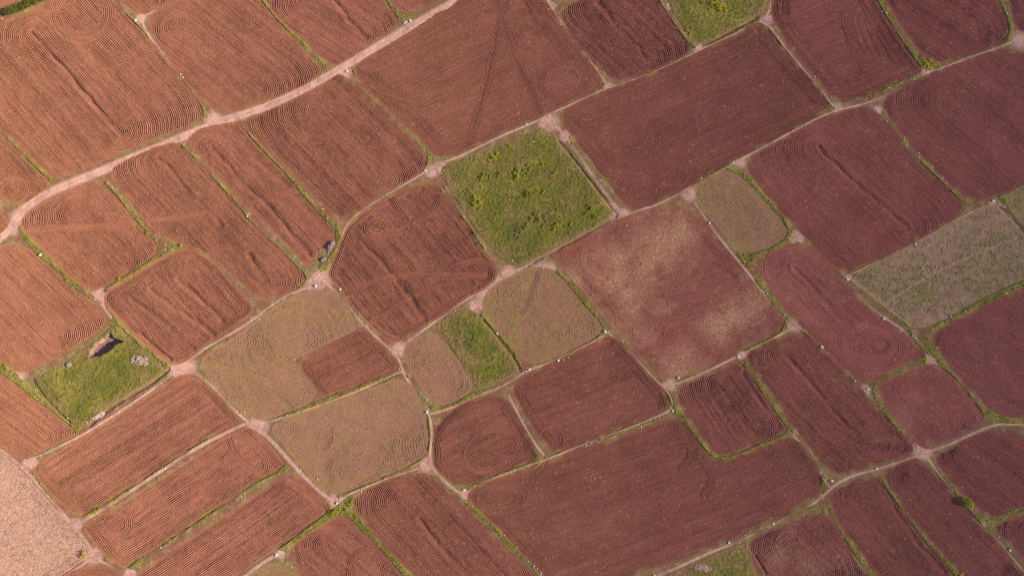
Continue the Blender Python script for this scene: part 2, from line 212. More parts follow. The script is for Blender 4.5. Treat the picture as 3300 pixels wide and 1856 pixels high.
GRASS = [  # verges: polyline, width px, strength
 ('405 50 440 78 500 150 575 245 622 312 655 352 664 374', 11, .8), ('0 418 45 462 100 515 130 548 168 582', 13, .9), ('842 5 900 60 957 118 1010 168 1045 205 1050 228', 13, .95),
 ('1240 -20 1275 38 1290 60', 15, .9), ('1300 52 1330 52', 12, .8), ('1142 232 1190 292 1270 367 1340 435 1388 485 1382 520 1365 558', 11, .8),
 ('783 412 840 482 905 548 960 602 1010 660 1050 705 1092 735', 13, .8), ('590 470 640 522 700 588 760 652 800 705 850 755 905 808 960 866 992 898', 11, .75),
 ('345 595 400 655 450 720 480 758 520 792', 15, 1), ('500 795 550 790 590 788', 26, .9), ('345 938 400 902 450 872 510 832 560 800', 20, 1), ('70 735 100 782 160 838 220 892 260 932 290 955', 18, 1),
 ('345 985 360 1030 420 1088 500 1148 550 1185', 17, .9), ('0 1178 60 1228 110 1275 180 1330 245 1385', 30, .9), ('120 1475 200 1438 265 1402', 10, .7), ('275 1658 330 1635 400 1592 520 1506 630 1438 670 1415', 11, .85),
 ('425 1828 490 1780 600 1708 700 1640 800 1574 870 1530 922 1508', 14, .85), ('910 1765 980 1712 1040 1670 1090 1638 1130 1618', 24, 1), ('1095 1630 1140 1660 1190 1722 1240 1772 1290 1822 1340 1880', 17, .95),
 ('1510 1618 1560 1665 1640 1745 1700 1803 1770 1875', 14, .95), ('1500 1578 1570 1542 1650 1515 1700 1500 1740 1487', 13, .8), ('1760 1480 1850 1442 1950 1410 2040 1374 2145 1340', 12, .7),
 ('2170 1300 2200 1352 2250 1412 2290 1467 2330 1482 2440 1440 2535 1402', 15, .9), ('2405 1175 2450 1245 2500 1315 2550 1390', 13, .85), ('2380 820 2440 885 2480 955 2535 1022 2535 1050 2480 1092 2400 1128', 13, .85),
 ('2400 825 2450 818 2530 780 2550 742 2505 678 2440 608 2395 560 2330 545', 14, .95), ('2400 850 2425 835', 26, .9), ('2420 850 2440 905 2460 930', 12, .8), ('2845 360 2900 432 2960 512 3040 592 3100 642 3130 662', 11, .65),
 ('2830 -10 2870 62 2900 118 2940 178 2990 220', 21, 1), ('2760 334 2850 293 2955 246', 11, .75), ('3225 0 3252 65 3262 100 3245 132 3220 148', 14, .9), ('3060 203 3150 174 3215 150', 9, .7),
 ('2985 1072 3005 1052 3100 1004 3200 950 3300 908 3480 835', 23, 1), ('2980 1085 3000 1122 3040 1182 3100 1255 3170 1325 3230 1355 3300 1368 3480 1420', 19, 1), ('2925 1072 2955 1110 2980 1142', 26, .95),
 ('2795 1250 2830 1236 2900 1200 2975 1165', 14, .85), ('2812 1255 2828 1295 2870 1355 2910 1400', 11, .8), ('2590 1070 2640 1127 2690 1165', 11, .75), ('2836 1545 2890 1620 2950 1704 3010 1772 3080 1848 3140 1920', 14, 1),
 ('2680 1645 2720 1722 2775 1800 2850 1890', 13, .9), ('3020 1515 3080 1588 3115 1645 3165 1680 3200 1705', 17, .7), ('3180 1682 3240 1662 3300 1638 3400 1600', 18, .9), ('2652 1535 2662 1568 2650 1600', 18, .9),
 ('1430 600 1480 680 1520 745 1560 800', 10, .6), ('1085 945 1140 1003 1190 1062 1235 1105', 9, .7), ('850 1008 920 958 980 936 1050 927', 10, .75), ('935 952 985 915', 20, .9), ('900 1347 980 1319 1060 1285 1150 1255 1240 1215 1315 1213', 13, .85),
 ('1345 1268 1378 1332 1388 1400 1384 1452', 9, .8), ('1090 1600 1180 1566 1300 1512 1362 1478', 9, .7), ('1395 1312 1450 1312 1530 1272 1605 1252 1680 1215', 16, 1), ('1555 1018 1612 1087 1662 1152 1680 1192', 12, .9),
 ('1720 1180 1800 1157 1900 1108 1948 1070', 10, .75), ('1800 880 1852 935 1902 995 1948 1052', 14, .9), ('2000 264 2080 245 2150 214 2225 175', 8, .6), ('2128 5 2160 62 2202 118 2240 155', 10, .85),
 ('2440 70 2370 102 2300 140', 8, .8), ('1088 728 1098 780 1072 832 1040 865', 19, .95), ('112 1530 150 1582 200 1652 245 1705', 11, .6), ('1380 590 1440 625', 6, .4), ('2240 560 2290 560 2340 545', 10, .7),
 ('1800 365 1830 350', 9, .5), ('2480 95 2530 165 2600 250 2660 320 2690 352', 8, .7), ('1810 40 1860 130 1910 200', 7, .4), ('650 1140 740 1090 830 1030', 8, .6), ('2130 1225 2180 1240', 16, .7), ('1770 865 1800 880', 14, .8),
 ('640 1200 720 1285 800 1350', 9, .6), ('3230 640 3290 700 3350 770', 22, .8), ('2715 890 2760 920 2850 990 2930 1052', 9, .6), ('2760 875 2880 820 3000 760 3120 700', 9, .5), ('455 360 470 350', 6, .3),
 ('2150 1250 2170 1300 2200 1340', 15, .8), ('2545 760 2600 800 2650 860', 9, .6), ('1375 1525 1310 1540 1200 1580', 8, .5), ('700 420 690 395', 9, .3), ('280 1390 380 1330 480 1265 560 1215', 12, .75), ('1500 -20 1400 62 1300 130 1200 190', 5, .4)]

ROAD = ('1660 -100 1560 -50 1474 3 1324 87 1219 150 1114 213 1045 254 975 292 870 340 800 366 740 383 664 412 594 440 507 478 420 512 349 543 245 585 165 617 105 652 62 690 40 730 0 770 -180 890', 23)
PATHS = [  # label, polyline, width px
 ('pale footpath along the lower edge of the loop mark field', '3300 118 3250 143 3150 180 3050 216 2980 245 2900 288 2800 333 2720 352 2650 375 2560 421 2450 482 2400 507 2330 550 2250 597 2200 620 2120 660 2040 684 1960 720 1870 768 1760 822 1690 862 1600 908 1500 966 1400 1038 1310 1105 1270 1125', 7),
 ('pale footpath from the top meadow corner down to the cut corner field', '2490 -20 2480 40 2455 72 2380 107 2300 145 2240 172 2160 213 2080 248 1990 277 1950 290 1880 322 1790 360 1730 392 1600 446 1480 508 1420 527 1360 562 1250 626 1180 670 1130 708 1105 752 1092 820 1066 862 1040 890', 7),
 ('footpath along the left side of the upper right field', '2462 70 2482 88 2540 165 2620 265 2690 347', 7), ('footpath along the left side of the dark clod field', '1760 5 1800 60 1850 132 1900 197 1950 266 1968 284', 9),
 ('dirt path along the right side of the square meadow', '1775 390 1810 425 1850 478 1895 545 1940 607 1980 662 2010 690', 9),
 ('footpath along the right side of the pale blotched field', '2225 632 2270 700 2330 782 2390 852 2440 918 2490 988 2560 1058 2600 1088 2680 1172 2740 1222 2780 1262 2840 1332 2900 1402 2960 1455', 7),
 ('footpath along the right side of the long dark line field', '2540 765 2570 772 2620 820 2690 886 2740 932 2800 988 2860 1032 2920 1068 2990 1150 3020 1172', 7),
 ('pale curved track in the lower right below the path crossing', '3480 1405 3360 1375 3270 1367 3210 1367 3150 1390 3050 1437 2970 1462 2900 1490 2820 1513 2740 1535 2690 1562 2655 1597 2600 1640 2500 1687 2400 1737 2280 1783 2180 1830 2100 1862 2000 1930', 8),
 ('footpath below the green stubble bend field down to the bushy junction', '560 1190 620 1192 660 1222 720 1285 790 1352 835 1380 890 1435 940 1492 1000 1556 1050 1600 1085 1618', 11),
 ('footpath between the inset brown plot and the large stubble field', '820 1365 880 1357 960 1332 1050 1300 1150 1262 1240 1222 1300 1195', 6),
 ('footpath running down past the egg shaped field', '1045 905 1110 970 1170 1042 1230 1104 1280 1142 1300 1200 1330 1252 1370 1312 1390 1352 1392 1420 1383 1475 1405 1525 1470 1583 1512 1600', 8),
 ('dirt path above the green stubble bend field', '560 1192 640 1137 720 1090 800 1045 870 990 930 950 1020 918', 9), ('short footpath under the large stubble field', '1085 1612 1150 1582 1230 1550 1345 1510', 5),
 ('dirt path between the pit meadow and the first diagonal strip', '80 1490 180 1447 280 1395 350 1350 450 1285 540 1222 570 1195', 8), ('footpath along the edge of the pale corner field', '-180 1305 0 1447 60 1494 110 1545 170 1615 240 1697 282 1745 302 1792 360 1832 430 1885', 10),
 ('footpath between the first and second diagonal strips', '250 1690 310 1655 400 1598 520 1517 640 1440 770 1374 805 1362', 9), ('short path at the foot of the pale corner field', '300 1795 240 1838 170 1885', 9), ('pale path beside the bottom stubble wedge', '760 1880 860 1803 915 1778', 10),
 ('footpath along the upper edge of the huge bottom field', '1500 1590 1600 1537 1700 1502 1760 1482 1850 1444 1960 1403 2060 1368', 6), ('footpath under the rounded stubble field', '1385 1335 1450 1318 1530 1280 1600 1255 1650 1228 1700 1193 1780 1167 1900 1110 1950 1080', 7),
 ('footpath along the lower edge of the pale blotched field', '1955 1068 2000 1107 2060 1170 2110 1222 2140 1248 2200 1232 2300 1187 2400 1137 2480 1100 2545 1062', 7), ('footpath along the left end of the bold frame field', '1640 1275 1680 1352 1710 1412 1752 1465', 7),
 ('footpath from the D shaped field up to the pale blotched field', '2135 1240 2160 1270 2172 1305 2160 1325 2060 1368', 6), ('footpath along the left side of the tall weedy field', '2545 1390 2600 1452 2640 1520 2672 1566', 7),
 ('footpath leading past the lone tree', '2975 1452 3005 1500 3060 1568 3110 1640 3150 1685 3210 1738 3260 1795 3340 1890', 7), ('footpath between the hedge field and the second top field', '500 32 455 62 470 100 505 152 540 200', 8),
 ('footpath beside the mottled stubble field', '3320 596 3240 640 3110 693 3000 758 2890 813 2760 877 2720 893', 4), ('dirt path along the left corner of the triple furrow field', '300 945 335 955 328 980 360 1025', 10)]
BARE = [(690,388,30),(1112,238,26),(1035,900,36),(1010,915,26),(600,1185,36),(570,1190,28),(830,1372,32),(62,702,30),(40,735,24),(1590,905,30),(1560,945,26),(1640,880,26),(1545,978,22),(1285,1125,28),(1085,1615,30),(1375,1500,26),(1500,1592,18),(1770,395,34),(1820,440,18),(1975,682,26),(2010,690,20),
 (2225,628,26),(2385,520,24),(1965,284,18),(2255,160,20),(2472,66,20),(2700,350,20),(2830,355,16),(2990,235,22),(3285,130,32),(2562,1050,22),(2570,768,24),(2790,1262,20),(2975,1460,30),(2160,1238,24),(2390,1140,16),(2735,895,10),(3000,1155,20),(325,948,22),(60,1215,26),(100,1490,24),(300,1792,26),
 (905,1782,18),(245,1690,20),(2575,1385,15),(1745,870,30),(1770,868,24),(455,60,20),(1770,15,22),(3235,655,16),(3200,660,12),(2985,1075,0),(2160,20,14),(920,930,0),(1530,985,24),(2650,1600,8),(3170,1690,14),(100,545,0),(1420,540,20),(1390,555,22),(310,1660,0),(420,1850,20),(940,1345,0),(1425,650,14)]

STONES = P('''438 68 583 241 589 250 7 61 21 52 1304 76 1309 74 1315 67 1320 64 1322 69 1325 66 1119 230 1127 236 1696 402 1705 403 1768 31 1805 80 1849 133 1963 285 1948 290 2041 259 1769 377 2449 70 1719 458 1752 458
2842 40 2854 45 2859 44 3242 45 3268 138 2625 248 2678 314 2693 346 2791 321 2863 285 2945 255 2905 269 2826 356 2859 391 2912 451 2961 494 2561 421 2554 424 2582 411 363 604 133 822 501 759 535 791 800 691 798 698 533 805 556 806 306 953
307 965 835 1029 360 1022 114 1256 121 1258 219 1347 283 1360 793 1354 786 1351 788 1327 383 1328 1041 674 1305 593 1370 551 1387 558 1039 876 1050 892 1031 895 1017 922 1097 932 1642 645 1552 738 1537 768 1651 840 1670 868
1930 581 1936 583 1942 620 1936 656 2002 682 1962 698 2019 727 1789 787 1751 862 1787 859 2363 523 2356 526 2260 575 2285 719 2289 716 2323 767 2398 844 2429 893 2309 605 2479 652 2425 867 3038 573 3004 540 3050 590 3200 648 2564 768 2571 771 2576 767
2949 785 2952 791 2969 777 2730 901 2736 898 2718 901 2471 949 3270 922 1181 1050 950 1159 1287 1188 1293 1198 1296 1212 1318 1204 1298 1186 1468 1000 1602 1074 1375 1288 1376 1327 1380 1318 1063 1282 926 1338 901 1347 1686 1349 1631 1249 1378 1054
1949 1068 1962 1067 1799 1162 1815 1159 1831 1152 1706 1191 1698 1185 1696 1195 1677 1193 2186 1217 2195 1212 2379 1150 2419 1117 2168 1323 2177 1312 2007 1101 2472 948 1928 1101 2648 1118 2651 1122 2664 1138 2529 1016 2540 1067 2847 1028 2872 1040 2902 1066 2940 1083 2947 1090 3001 1150
3198 954 3109 1005 3064 1021 3242 945 2795 1253 2801 1255 2847 1323 2896 1384 2755 1228 2557 1396 3024 1164 3020 1120 80 1492 74 1490 532 1509 778 1600 519 1763 549 1744 155 1598 110 1532 891 1787 887 1436 908 1804 894 1435 967 1509 969 1514 1023 1542 1086 1620 1085 1607 1101 1608 1165 1581
1495 1577 1630 1525 1629 1488 1436 1554 1349 1521 1356 1503 1665 1762 1625 1724 917 1466 1502 1616 1889 1435 1927 1423 2066 1374 1703 1807 1721 1823 1731 1831 1742 1843 1744 1849 2348 1747 2382 1748 2400 1724 2416 1710 2178 1816 2107 1853 1916 1540
2823 1510 2816 1513 2825 1506 2874 1493 2880 1491 2680 1548 2957 1441 2491 1687 3217 1730 3252 1773 3257 1771''')
BIG = {(438,68),(1119,230),(1304,76),(1309,74),(1696,402),(2826,356),(133,822),(1370,551),(1017,922),(1097,932),(2363,523),(2285,719),(3200,648),(2949,785),(2730,901),(1602,1074),(1376,1327),(1949,1068),(1799,1162),(1706,1191),(2186,1217),(2379,1150),(2168,1323),(2648,1118),(2847,1028),(2795,1253),(891,1787),(1086,1620),(1495,1577),(2348,1747),(2107,1853),(2823,1510),(2680,1548),(2491,1687),(3252,1773),(1322,69)}

# ------------------------------------------------------------------ grid
G = 0.145
ext = ground([(-150, -75), (3450, -75), (-150, 1931), (3450, 1931)])
X0, X1 = ext[:, 0].min(), ext[:, 0].max(); Y0, Y1 = ext[:, 1].min(), ext[:, 1].max()
NX = int((X1-X0)/G)+1; NY = int((Y1-Y0)/G)+1
xs = (X0+np.arange(NX)*G).astype(F); ys = (Y0+np.arange(NY)*G).astype(F)

def noise(x, y, sc, seed):
    """smooth value noise, roughly -1..1"""
    r = np.random.default_rng(seed).uniform(-1, 1, (256, 256)).astype(F)
    u = x/F(sc)+F(1000.37+seed*.13); v = y/F(sc)+F(1000.71+seed*.29)
    iu = np.floor(u).astype(np.int32); iv = np.floor(v).astype(np.int32)
    fu = u-iu; fv = v-iv
    fu = fu*fu*(3-2*fu); fv = fv*fv*(3-2*fv)
    iu &= 255; iv &= 255; ju = (iu+1) & 255; jv = (iv+1) & 255
    a = r[iv, iu]; b = r[iv, ju]; c = r[jv, iu]; d = r[jv, ju]
    return (a+(b-a)*fu)*(1-fv)+(c+(d-c)*fu)*fv
def sstep(a, b, x):
    t = np.clip((x-a)/(b-a), 0, 1); return t*t*(3-2*t)
def chaikin(p, n=2, closed=True):
    for _ in range(n):
        q = np.roll(p, -1, 0) if closed else p[1:]
        a = p if closed else p[:-1]
        r = np.empty((len(a)*2, 2)); r[0::2] = a*.75+q*.25; r[1::2] = a*.25+q*.75
        p = r if closed else np.vstack([p[:1], r, p[-1:]])
    return p
def window(pts, pad):
    i0 = max(int((pts[:, 0].min()-pad-X0)/G), 0); i1 = min(int((pts[:, 0].max()+pad-X0)/G)+2, NX)
    j0 = max(int((pts[:, 1].min()-pad-Y0)/G), 0); j1 = min(int((pts[:, 1].max()+pad-Y0)/G)+2, NY)
    return (slice(j0, max(j1, j0)), slice(i0, max(i1, i0)))
def inside(pts, x, y):
    r = np.zeros(x.shape, bool); q = np.roll(pts, -1, 0)
    for (ax, ay), (bx, by) in zip(pts, q):
        if ay == by: continue
        c = (F(ay) > y) != (F(by) > y)
        r ^= c & (x < F((bx-ax)/(by-ay))*(y-F(ay))+F(ax))
    return r
def poly_dist(pts, x, y, closed=True):
    """distance to an outline, its signed variant (for open lines) and the direction of the nearest edge"""
    best = np.full(x.shape, 1e9, F); sg = np.zeros(x.shape, F); dx = np.zeros(x.shape, F); dy = np.zeros(x.shape, F); al = np.zeros(x.shape, F)
    q = np.roll(pts, -1, 0) if closed else pts[1:]
    run = 0.0
    for (ax, ay), (bx, by) in zip(pts, q):
        ex, ey = bx-ax, by-ay; L = math.hypot(ex, ey)
        if L < 1e-6: continue
        ex /= L; ey /= L
        px = x-F(ax); py = y-F(ay)
        t = px*F(ex)+py*F(ey); s = px*F(-ey)+py*F(ex)
        o = np.maximum(np.maximum(-t, t-F(L)), 0)
        d = s*s+o*o
        m = d < best
        best = np.where(m, d, best); sg = np.where(m, np.where(o > 0, np.copysign(np.sqrt(d), s), s), sg)
        dx = np.where(m, F(ex), dx); dy = np.where(m, F(ey), dy); al = np.where(m, t+F(run), al); run += L
    return np.sqrt(best), sg, dx, dy, al

GX, GY = np.meshgrid(xs, ys)
JX = GX+F(.16)*noise(GX, GY, 1.1, 1)+F(.22)*noise(GX, GY, 3.7, 2); JY = GY+F(.16)*noise(GX, GY, 1.1, 3)+F(.22)*noise(GX, GY, 3.7, 4)
WHITE = RNG.uniform(-1, 1, GX.shape).astype(F)
LAB = np.zeros((NY, NX), np.int16); PART = np.zeros((NY, NX), np.int8)
H = np.zeros((NY, NX), F); C = np.zeros((NY, NX, 3), F); BLADE = np.zeros((NY, NX), F)

# ------------------------------------------------------------------ the setting between the fields
n_big = noise(GX, GY, 9, 5); n_mid = noise(GX, GY, 2.2, 6); n_sm = noise(GX, GY, .7, 7); n_tiny = noise(GX, GY, .33, 8)
bare = np.zeros((NY, NX), F); green = np.zeros((NY, NX), F); tone_path = np.zeros((NY, NX), F)
for s, w, k in GRASS:
    p = ground(chaikin(P(s), 2, False)); wm = w*.1*.62
    W = window(p, wm*1.9+.3)
    if 0 in GX[W].shape: continue
    d, sg, dx, dy, al = poly_dist(p, GX[W], GY[W], False)
    v = F(k)*sstep(wm*1.45, wm*.45, d+F(.45*wm)*n_mid[W]+F(.3*wm)*n_sm[W])
    v = v*(F(.72)+F(.45)*noise(GX[W], GY[W], 5.0, 77))
    green[W] = np.maximum(green[W], v)
for x, y, r in BARE:
    if r <= 0: continue
    c = g1(x, y); rm = r*.1
    W = window(np.array([c]), rm*1.7)
    d = np.hypot(GX[W]-F(c[0]), GY[W]-F(c[1]))
    bare[W] = np.maximum(bare[W], F(.95)*sstep(rm*1.35, rm*.55, d+F(.35*rm)*n_mid[W]))
path_pts = []
for k, (lb, s, w) in enumerate([('r', ROAD[0], ROAD[1])]+PATHS):
    p = ground(chaikin(P(s), 2, False)); wm = w*.1*(.46 if k else .56); path_pts.append(p)
    W = window(p, wm*2.5+.5)
    d, sg, dx, dy, al = poly_dist(p, GX[W], GY[W], False)
    dd = d+F(.22*min(wm, 1))*n_mid[W]+F(.2*min(wm, 1))*n_sm[W]
    v = sstep(wm*1.55, wm*.7, dd)
    patchy = np.clip(F(.85)+F(.5)*noise(GX[W], GY[W], 6.5, 90+k), .25, 1) if k else F(1)
    bare[W] = np.maximum(bare[W], v*patchy)
    if not k:  # wheel tracks and a weedy crown on the wide road
        tone_path[W] = np.maximum(tone_path[W], sstep(.42, .12, np.abs(np.abs(sg)-F(.62)))*F(.8))
    LAB[W] = np.where((dd < wm) & (v*patchy > .45), 200+k, LAB[W])
    green[W] = green[W]*(1-F(.85)*sstep(wm*1.15, wm*.5, dd)*patchy)
gr = np.clip(green*F(1.15)+F(.22)*n_mid+F(.18)*n_sm+F(.10)*n_big-F(.02)-F(.55)*bare*(1-green), 0, 1)
gr = sstep(.12, .80, gr)*F(.92)
gr = np.where(LAB >= 200, gr*F(.45), gr)
soil_net = np.array([.285, .125, .080], F); pale_net = np.array([.58, .325, .272], F); strip_net = np.array([.235, .170, .075], F)
bb = np.clip(bare*F(.95)+F(.16)*n_mid+F(.12)*n_sm, 0, 1)[..., None]
sm = np.clip(F(.45)+F(.5)*n_big+F(.4)*n_mid, 0, 1)[..., None]; base = soil_net*(1-sm)+strip_net*sm
C[:] = base*(1-bb)+pale_net*bb
C *= (1+F(.12)*n_mid+F(.10)*n_sm+F(.10)*n_tiny+F(.10)*WHITE)[..., None]
C *= (1+F(.10)*tone_path)[..., None]
leaf_a = np.array([.210, .190, .031], F); leaf_b = np.array([.350, .285, .070], F); leaf_d = np.array([.110, .135, .034], F)
def leaf_col(t):
    t = t[..., None]
    return np.where(t < 0, leaf_a+(leaf_a-leaf_d)*np.clip(t, -1, 0), leaf_a+(leaf_b-leaf_a)*np.clip(t, 0, 1))
tn = F(.28)+F(.40)*n_big+F(.45)*n_mid+F(.3)*n_sm
tn = tn+F(.35)*gr; C = C*(1-gr[..., None])+leaf_col(tn)*gr[..., None]
H[:] = F(.10)+F(.05)*n_mid+F(.03)*n_sm+gr*(F(.17)+F(.12)*n_mid+F(.08)*n_sm+F(.03)*WHITE)-F(.06)*bare+F(.012)*WHITE
BLADE[:] = gr*.9
del green, bare, tone_path, bb, base

# ------------------------------------------------------------------ ploughed fields
soil_glow_l = np.array([.352, .141, .085], F); soil_shade_r = np.array([.262, .077, .074], F); dry = np.array([.54, .31, .20], F)  # left-right drift paints in sun glow; dry also pales hazy lower-left fields
def rot_frame(a):
    a = math.radians(a); return math.cos(a), -math.sin(a)       # image degrees downward -> world
def furrow(phi, lam, A, jitter):
    k = np.floor(phi/F(lam)).astype(np.int32)
    r = np.random.default_rng(5).uniform(.72, 1.25, 512).astype(F)
    a = r[(k+jitter*37) & 511]
    # every fifth furrow is the open one between two passes of the plough
    deep = np.where((k+jitter) % 5 == 0, F(.45), F(0))
    ph = phi*F(2*math.pi/lam)
    c = -np.cos(ph)
    off = np.random.default_rng(6).uniform(-.6, .35, 512).astype(F)[(k+jitter*11) & 511]   # some furrows lie deeper than others
    return F(A)*(a*(c+F(.26)*np.cos(2*ph))+off*(1-c)*F(.5)-deep*(1-c)*F(.5))

for n, f in enumerate(FIELDS, 1):
    pts = chaikin(ground(f['poly']), 2)
    f['g'] = pts
    W = window(pts, .6); x = GX[W]; y = GY[W]
    if 0 in x.shape: continue
    d, sg, ex, ey, al = poly_dist(pts, x, y)
    m = inside(pts, JX[W], JY[W]) | ((d < F(.34)+F(.14)*n_sm[W]) & (LAB[W] != 200))
    lam = f.get('lam', .95)*.62; A = .118*f.get('amp', 1.0)
    cen = pts.mean(0)
    wob = F(.26)*noise(x, y, 16, 300+n)+F(.16)*noise(x, y, 5, 400+n)+F(.05)*noise(x, y, 1.6, 500+n)
    part = np.zeros(x.shape, np.int8)
    if 'df' in f:
        a, b = ground([(f['df'][0], f['df'][1]), (f['df'][2], f['df'][3])]); L = np.hypot(*(b-a)); ux, uy = (b-a)/L
        px = x-F(a[0]); py = y-F(a[1])
        s = px*F(ux)+py*F(uy); t = -px*F(uy)+py*F(ux)
        o = np.maximum(np.maximum(-s, s-F(L)), 0)
        p_ = F(2.3)
        phi = (np.abs(t)**p_+(o*F(1.08))**p_)**(1/p_)
    else:
        ux, uy = rot_frame(f['ang'])
        phi = -(x-F(cen[0]))*F(uy)+(y-F(cen[1]))*F(ux)
    phi = phi+wob
    amp = np.full(x.shape, A*(.90-.22*min(max((cen[0]+150)/300, 0), 1)), F)
    ok = np.clip(F(.92)+F(.16)*noise(x, y, 7, 600+n)+F(.22)*noise(x, y, 1.3, 650+n), .15, 1.4)
    if f.get('fine'): ok = ok*(F(.9)+F(.2)*noise(x, y, 14, 660+n))
    for lx0, ly0, lx1, ly1, r in f.get('loops', []):   # turning ovals
        a, b = ground([(lx0, ly0), (lx1, ly1)]); L = np.hypot(*(b-a)); vx, vy = (b-a)/L
        px = x-F(a[0]); py = y-F(a[1]); s = px*F(vx)+py*F(vy); t = -px*F(vy)+py*F(vx)
        o = np.maximum(np.maximum(-s, s-F(L)), 0); q = np.sqrt(t*t+o*o)
        mm = (q+F(.8)*noise(x, y, 3, 700+n) < r*.62)
        phi = np.where(mm, q+F(.4)*wob, phi)
    if f.get('hl'):
        hw = f['hl']
        end = np.abs(ex*F(ux)+ey*F(uy)) < .72 if f.get('hlmode') == 'ends' else np.ones(x.shape, bool)
        mm = end & (d+F(.5)*noise(x, y, 6, 710+n) < hw*.62); far = (x-F(cen[0]))*F(ux)+(y-F(cen[1]))*F(uy) > 0
        phi = np.where(mm, d+F(.3)*wob, phi); amp = np.where(mm, F(max(A, .085)), amp); part = np.where(mm, np.where(far & (f.get('hlmode') == 'ends'), 2, 1), part)
    bl = [(chaikin(P(s), 2, False), w) for s, w in f.get('bands', [])]
    nband = len(bl)
    for cx, cy, rx, ry, an, w in f.get('rings', []):
        th = np.linspace(0, 2*math.pi*.93, 40)+math.radians(200); ca, sa = math.cos(math.radians(an)), math.sin(math.radians(an))
        bl.append((np.stack([cx+rx*np.cos(th)*ca-ry*np.sin(th)*sa, cy+rx*np.cos(th)*sa+ry*np.sin(th)*ca], 1), w))
    lift = np.zeros(x.shape, F)
    for bi, (bp, w) in enumerate(bl):
        q, sq, *_ = poly_dist(ground(bp), x, y, False)
        mm = q+F(.12)*noise(x, y, 1.5, 720+n) < w/2
        phi = np.where(mm, sq+F(.15)*wob+F(50), phi); amp = np.where(mm, F((max(A*1.0, .085) if not f.get('fine') else .064)*(1 if bi < nband or f.get('fine') else .75)), amp); part = np.where(mm, 20+bi, part)
        ok = np.where(mm, F(.9)+F(.2)*n_sm[W], ok)
    h = furrow(phi, lam, 1.0, n)*amp*ok
    for ti, s in enumerate(f.get('trench', [])):
        q, sq, *_ = poly_dist(ground(chaikin(P(s), 2, False)), x, y, False)
        sq = sq+F(.8)*noise(x, y, 9, 730+n)+F(.3)*noise(x, y, 2.5, 735+n); q = np.where(q > np.abs(sq)+1.0, q, np.abs(sq)); mm = q < .85
        vary = np.clip(F(.75)+F(.6)*noise(x, y, 5, 740+n), .15, 1.2)
        h = h-vary*F(.36)*np.exp(-(q/F(.75))**2)+vary*F(.07)*np.exp(-((q-F(1.5))/F(.6))**2); part = np.where(mm & (part == 0), 10+ti, part)
    cl = f.get('clod', .15)*.8+.22
    clod = (F(.5)+F(.5)*n_tiny[W])**2*noise(x, y, .55, 800+n)
    h = h+F(.030+.085*cl)*clod+F(.016+.028*cl)*WHITE[W]+F(.05)*n_mid[W]*F(.5)
    edge = sstep(0, .55, d)
    h = h*edge+F(.02)*(1-edge)
    # red earth, left glow and right shade painted in, haze paling, dry patches, weeds
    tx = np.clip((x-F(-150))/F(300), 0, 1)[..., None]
    hue = F(f.get('hue', 1.0))
    stub = F(.5 if f.get('weed', 0) > .3 else 0)
    c = soil_glow_l*(1-tx)+soil_shade_r*tx
    c = c*F(f.get('b', 1.0))*(1+F(.07)*n_big[W]+F(.07)*noise(x, y, 4, 850+n)+F(.06)*n_sm[W]+F(.07)*n_tiny[W]+F(.15)*WHITE[W])[..., None]
    pk = np.floor(phi/F(lam)).astype(np.int32); pr = np.random.default_rng(9).uniform(-1, 1, 512).astype(F)
    along = np.random.default_rng(12).uniform(-40, 40, 512).astype(F)[(pk+n*7) & 511]
    streak = noise(x+along, y-along, 3.2, 845+n)
    h = h+F(.030)*streak*F(f.get('amp', 1))*edge
    c = c*(1+F(.12)*streak+F(.06)*pr[(pk//5+n*13) & 511]+F(.07)*pr[(pk+n*29) & 511])[..., None]
    c = c*(1-stub)+np.array([.440, .250, .172], F)*stub*(1+F(.15)*n_sm[W])[..., None]
    dr = np.zeros(x.shape, F)
    if f.get('pale'):
        dr = F(f['pale'])*(F(.9) if f.get('paleall') else sstep(.0, .75, noise(x, y, 8, 870+n)+F(.4)*n_mid[W])*F(.45))
        for sx, sy, r in f.get('spots', []):
            q = g1(sx, sy); dd = np.hypot(x-F(q[0]), y-F(q[1]))/F(r*.1)
            dr = np.maximum(dr, F(f['pale'])*1.25*sstep(1.35, -.1, dd+F(.25)*n_mid[W]+F(.25)*n_sm[W]+F(.35)*noise(x, y, 4, 880+n)))
        dr = np.clip(dr*(F(.75)+F(.5)*n_tiny[W]), 0, 1)
    dc = np.array(f['drycol'], F) if 'drycol' in f else dry
    c = c*(1-dr[..., None])+dc*dr[..., None]*(1+F(.07)*n_mid[W]+F(.08)*n_sm[W]+F(.08)*n_tiny[W]+F(.07)*WHITE[W])[..., None]
    if f.get('mott'):    # harvested stubble: pinkish soil and olive regrowth in streaky patches
        q = F(.55)*noise(x+y*F(.6), y*F(2.2), 2.2, 910+n)+F(.5)*noise(x, y, 9, 911+n)+F(.45)*n_sm[W]+F(.4)*n_tiny[W]+F(.25)*WHITE[W]
        q = sstep(-.9, 1.0, q)[..., None]
        c = (np.array([.245, .180, .075], F)*q+np.array([.420, .230, .185], F)*(1-q))*(1+F(.10)*n_mid[W]+F(.12)*WHITE[W])[..., None]
        c = np.where((part >= 20)[..., None], np.array([.44, .25, .19], F)*(1+F(.1)*WHITE[W])[..., None], c)
        h = h+(F(.10)*n_tiny[W]+F(.06)*n_sm[W])*q[..., 0]*edge
    straw = sstep(.62, .95, noise(x, y, .42, 890+n)+F(.15)*n_mid[W])*F(.28)      # bits of dry stalk
    c = c*(1-straw[..., None])+np.array([.58, .40, .24], F)*straw[..., None]
    wd = f.get('weed', .025)
    wn = n_sm[W]*F(.35)+n_tiny[W]*F(.6)+F(.30)*WHITE[W]+F(.22)*noise(x, y, 6, 900+n)+F(.12)*n_mid[W]
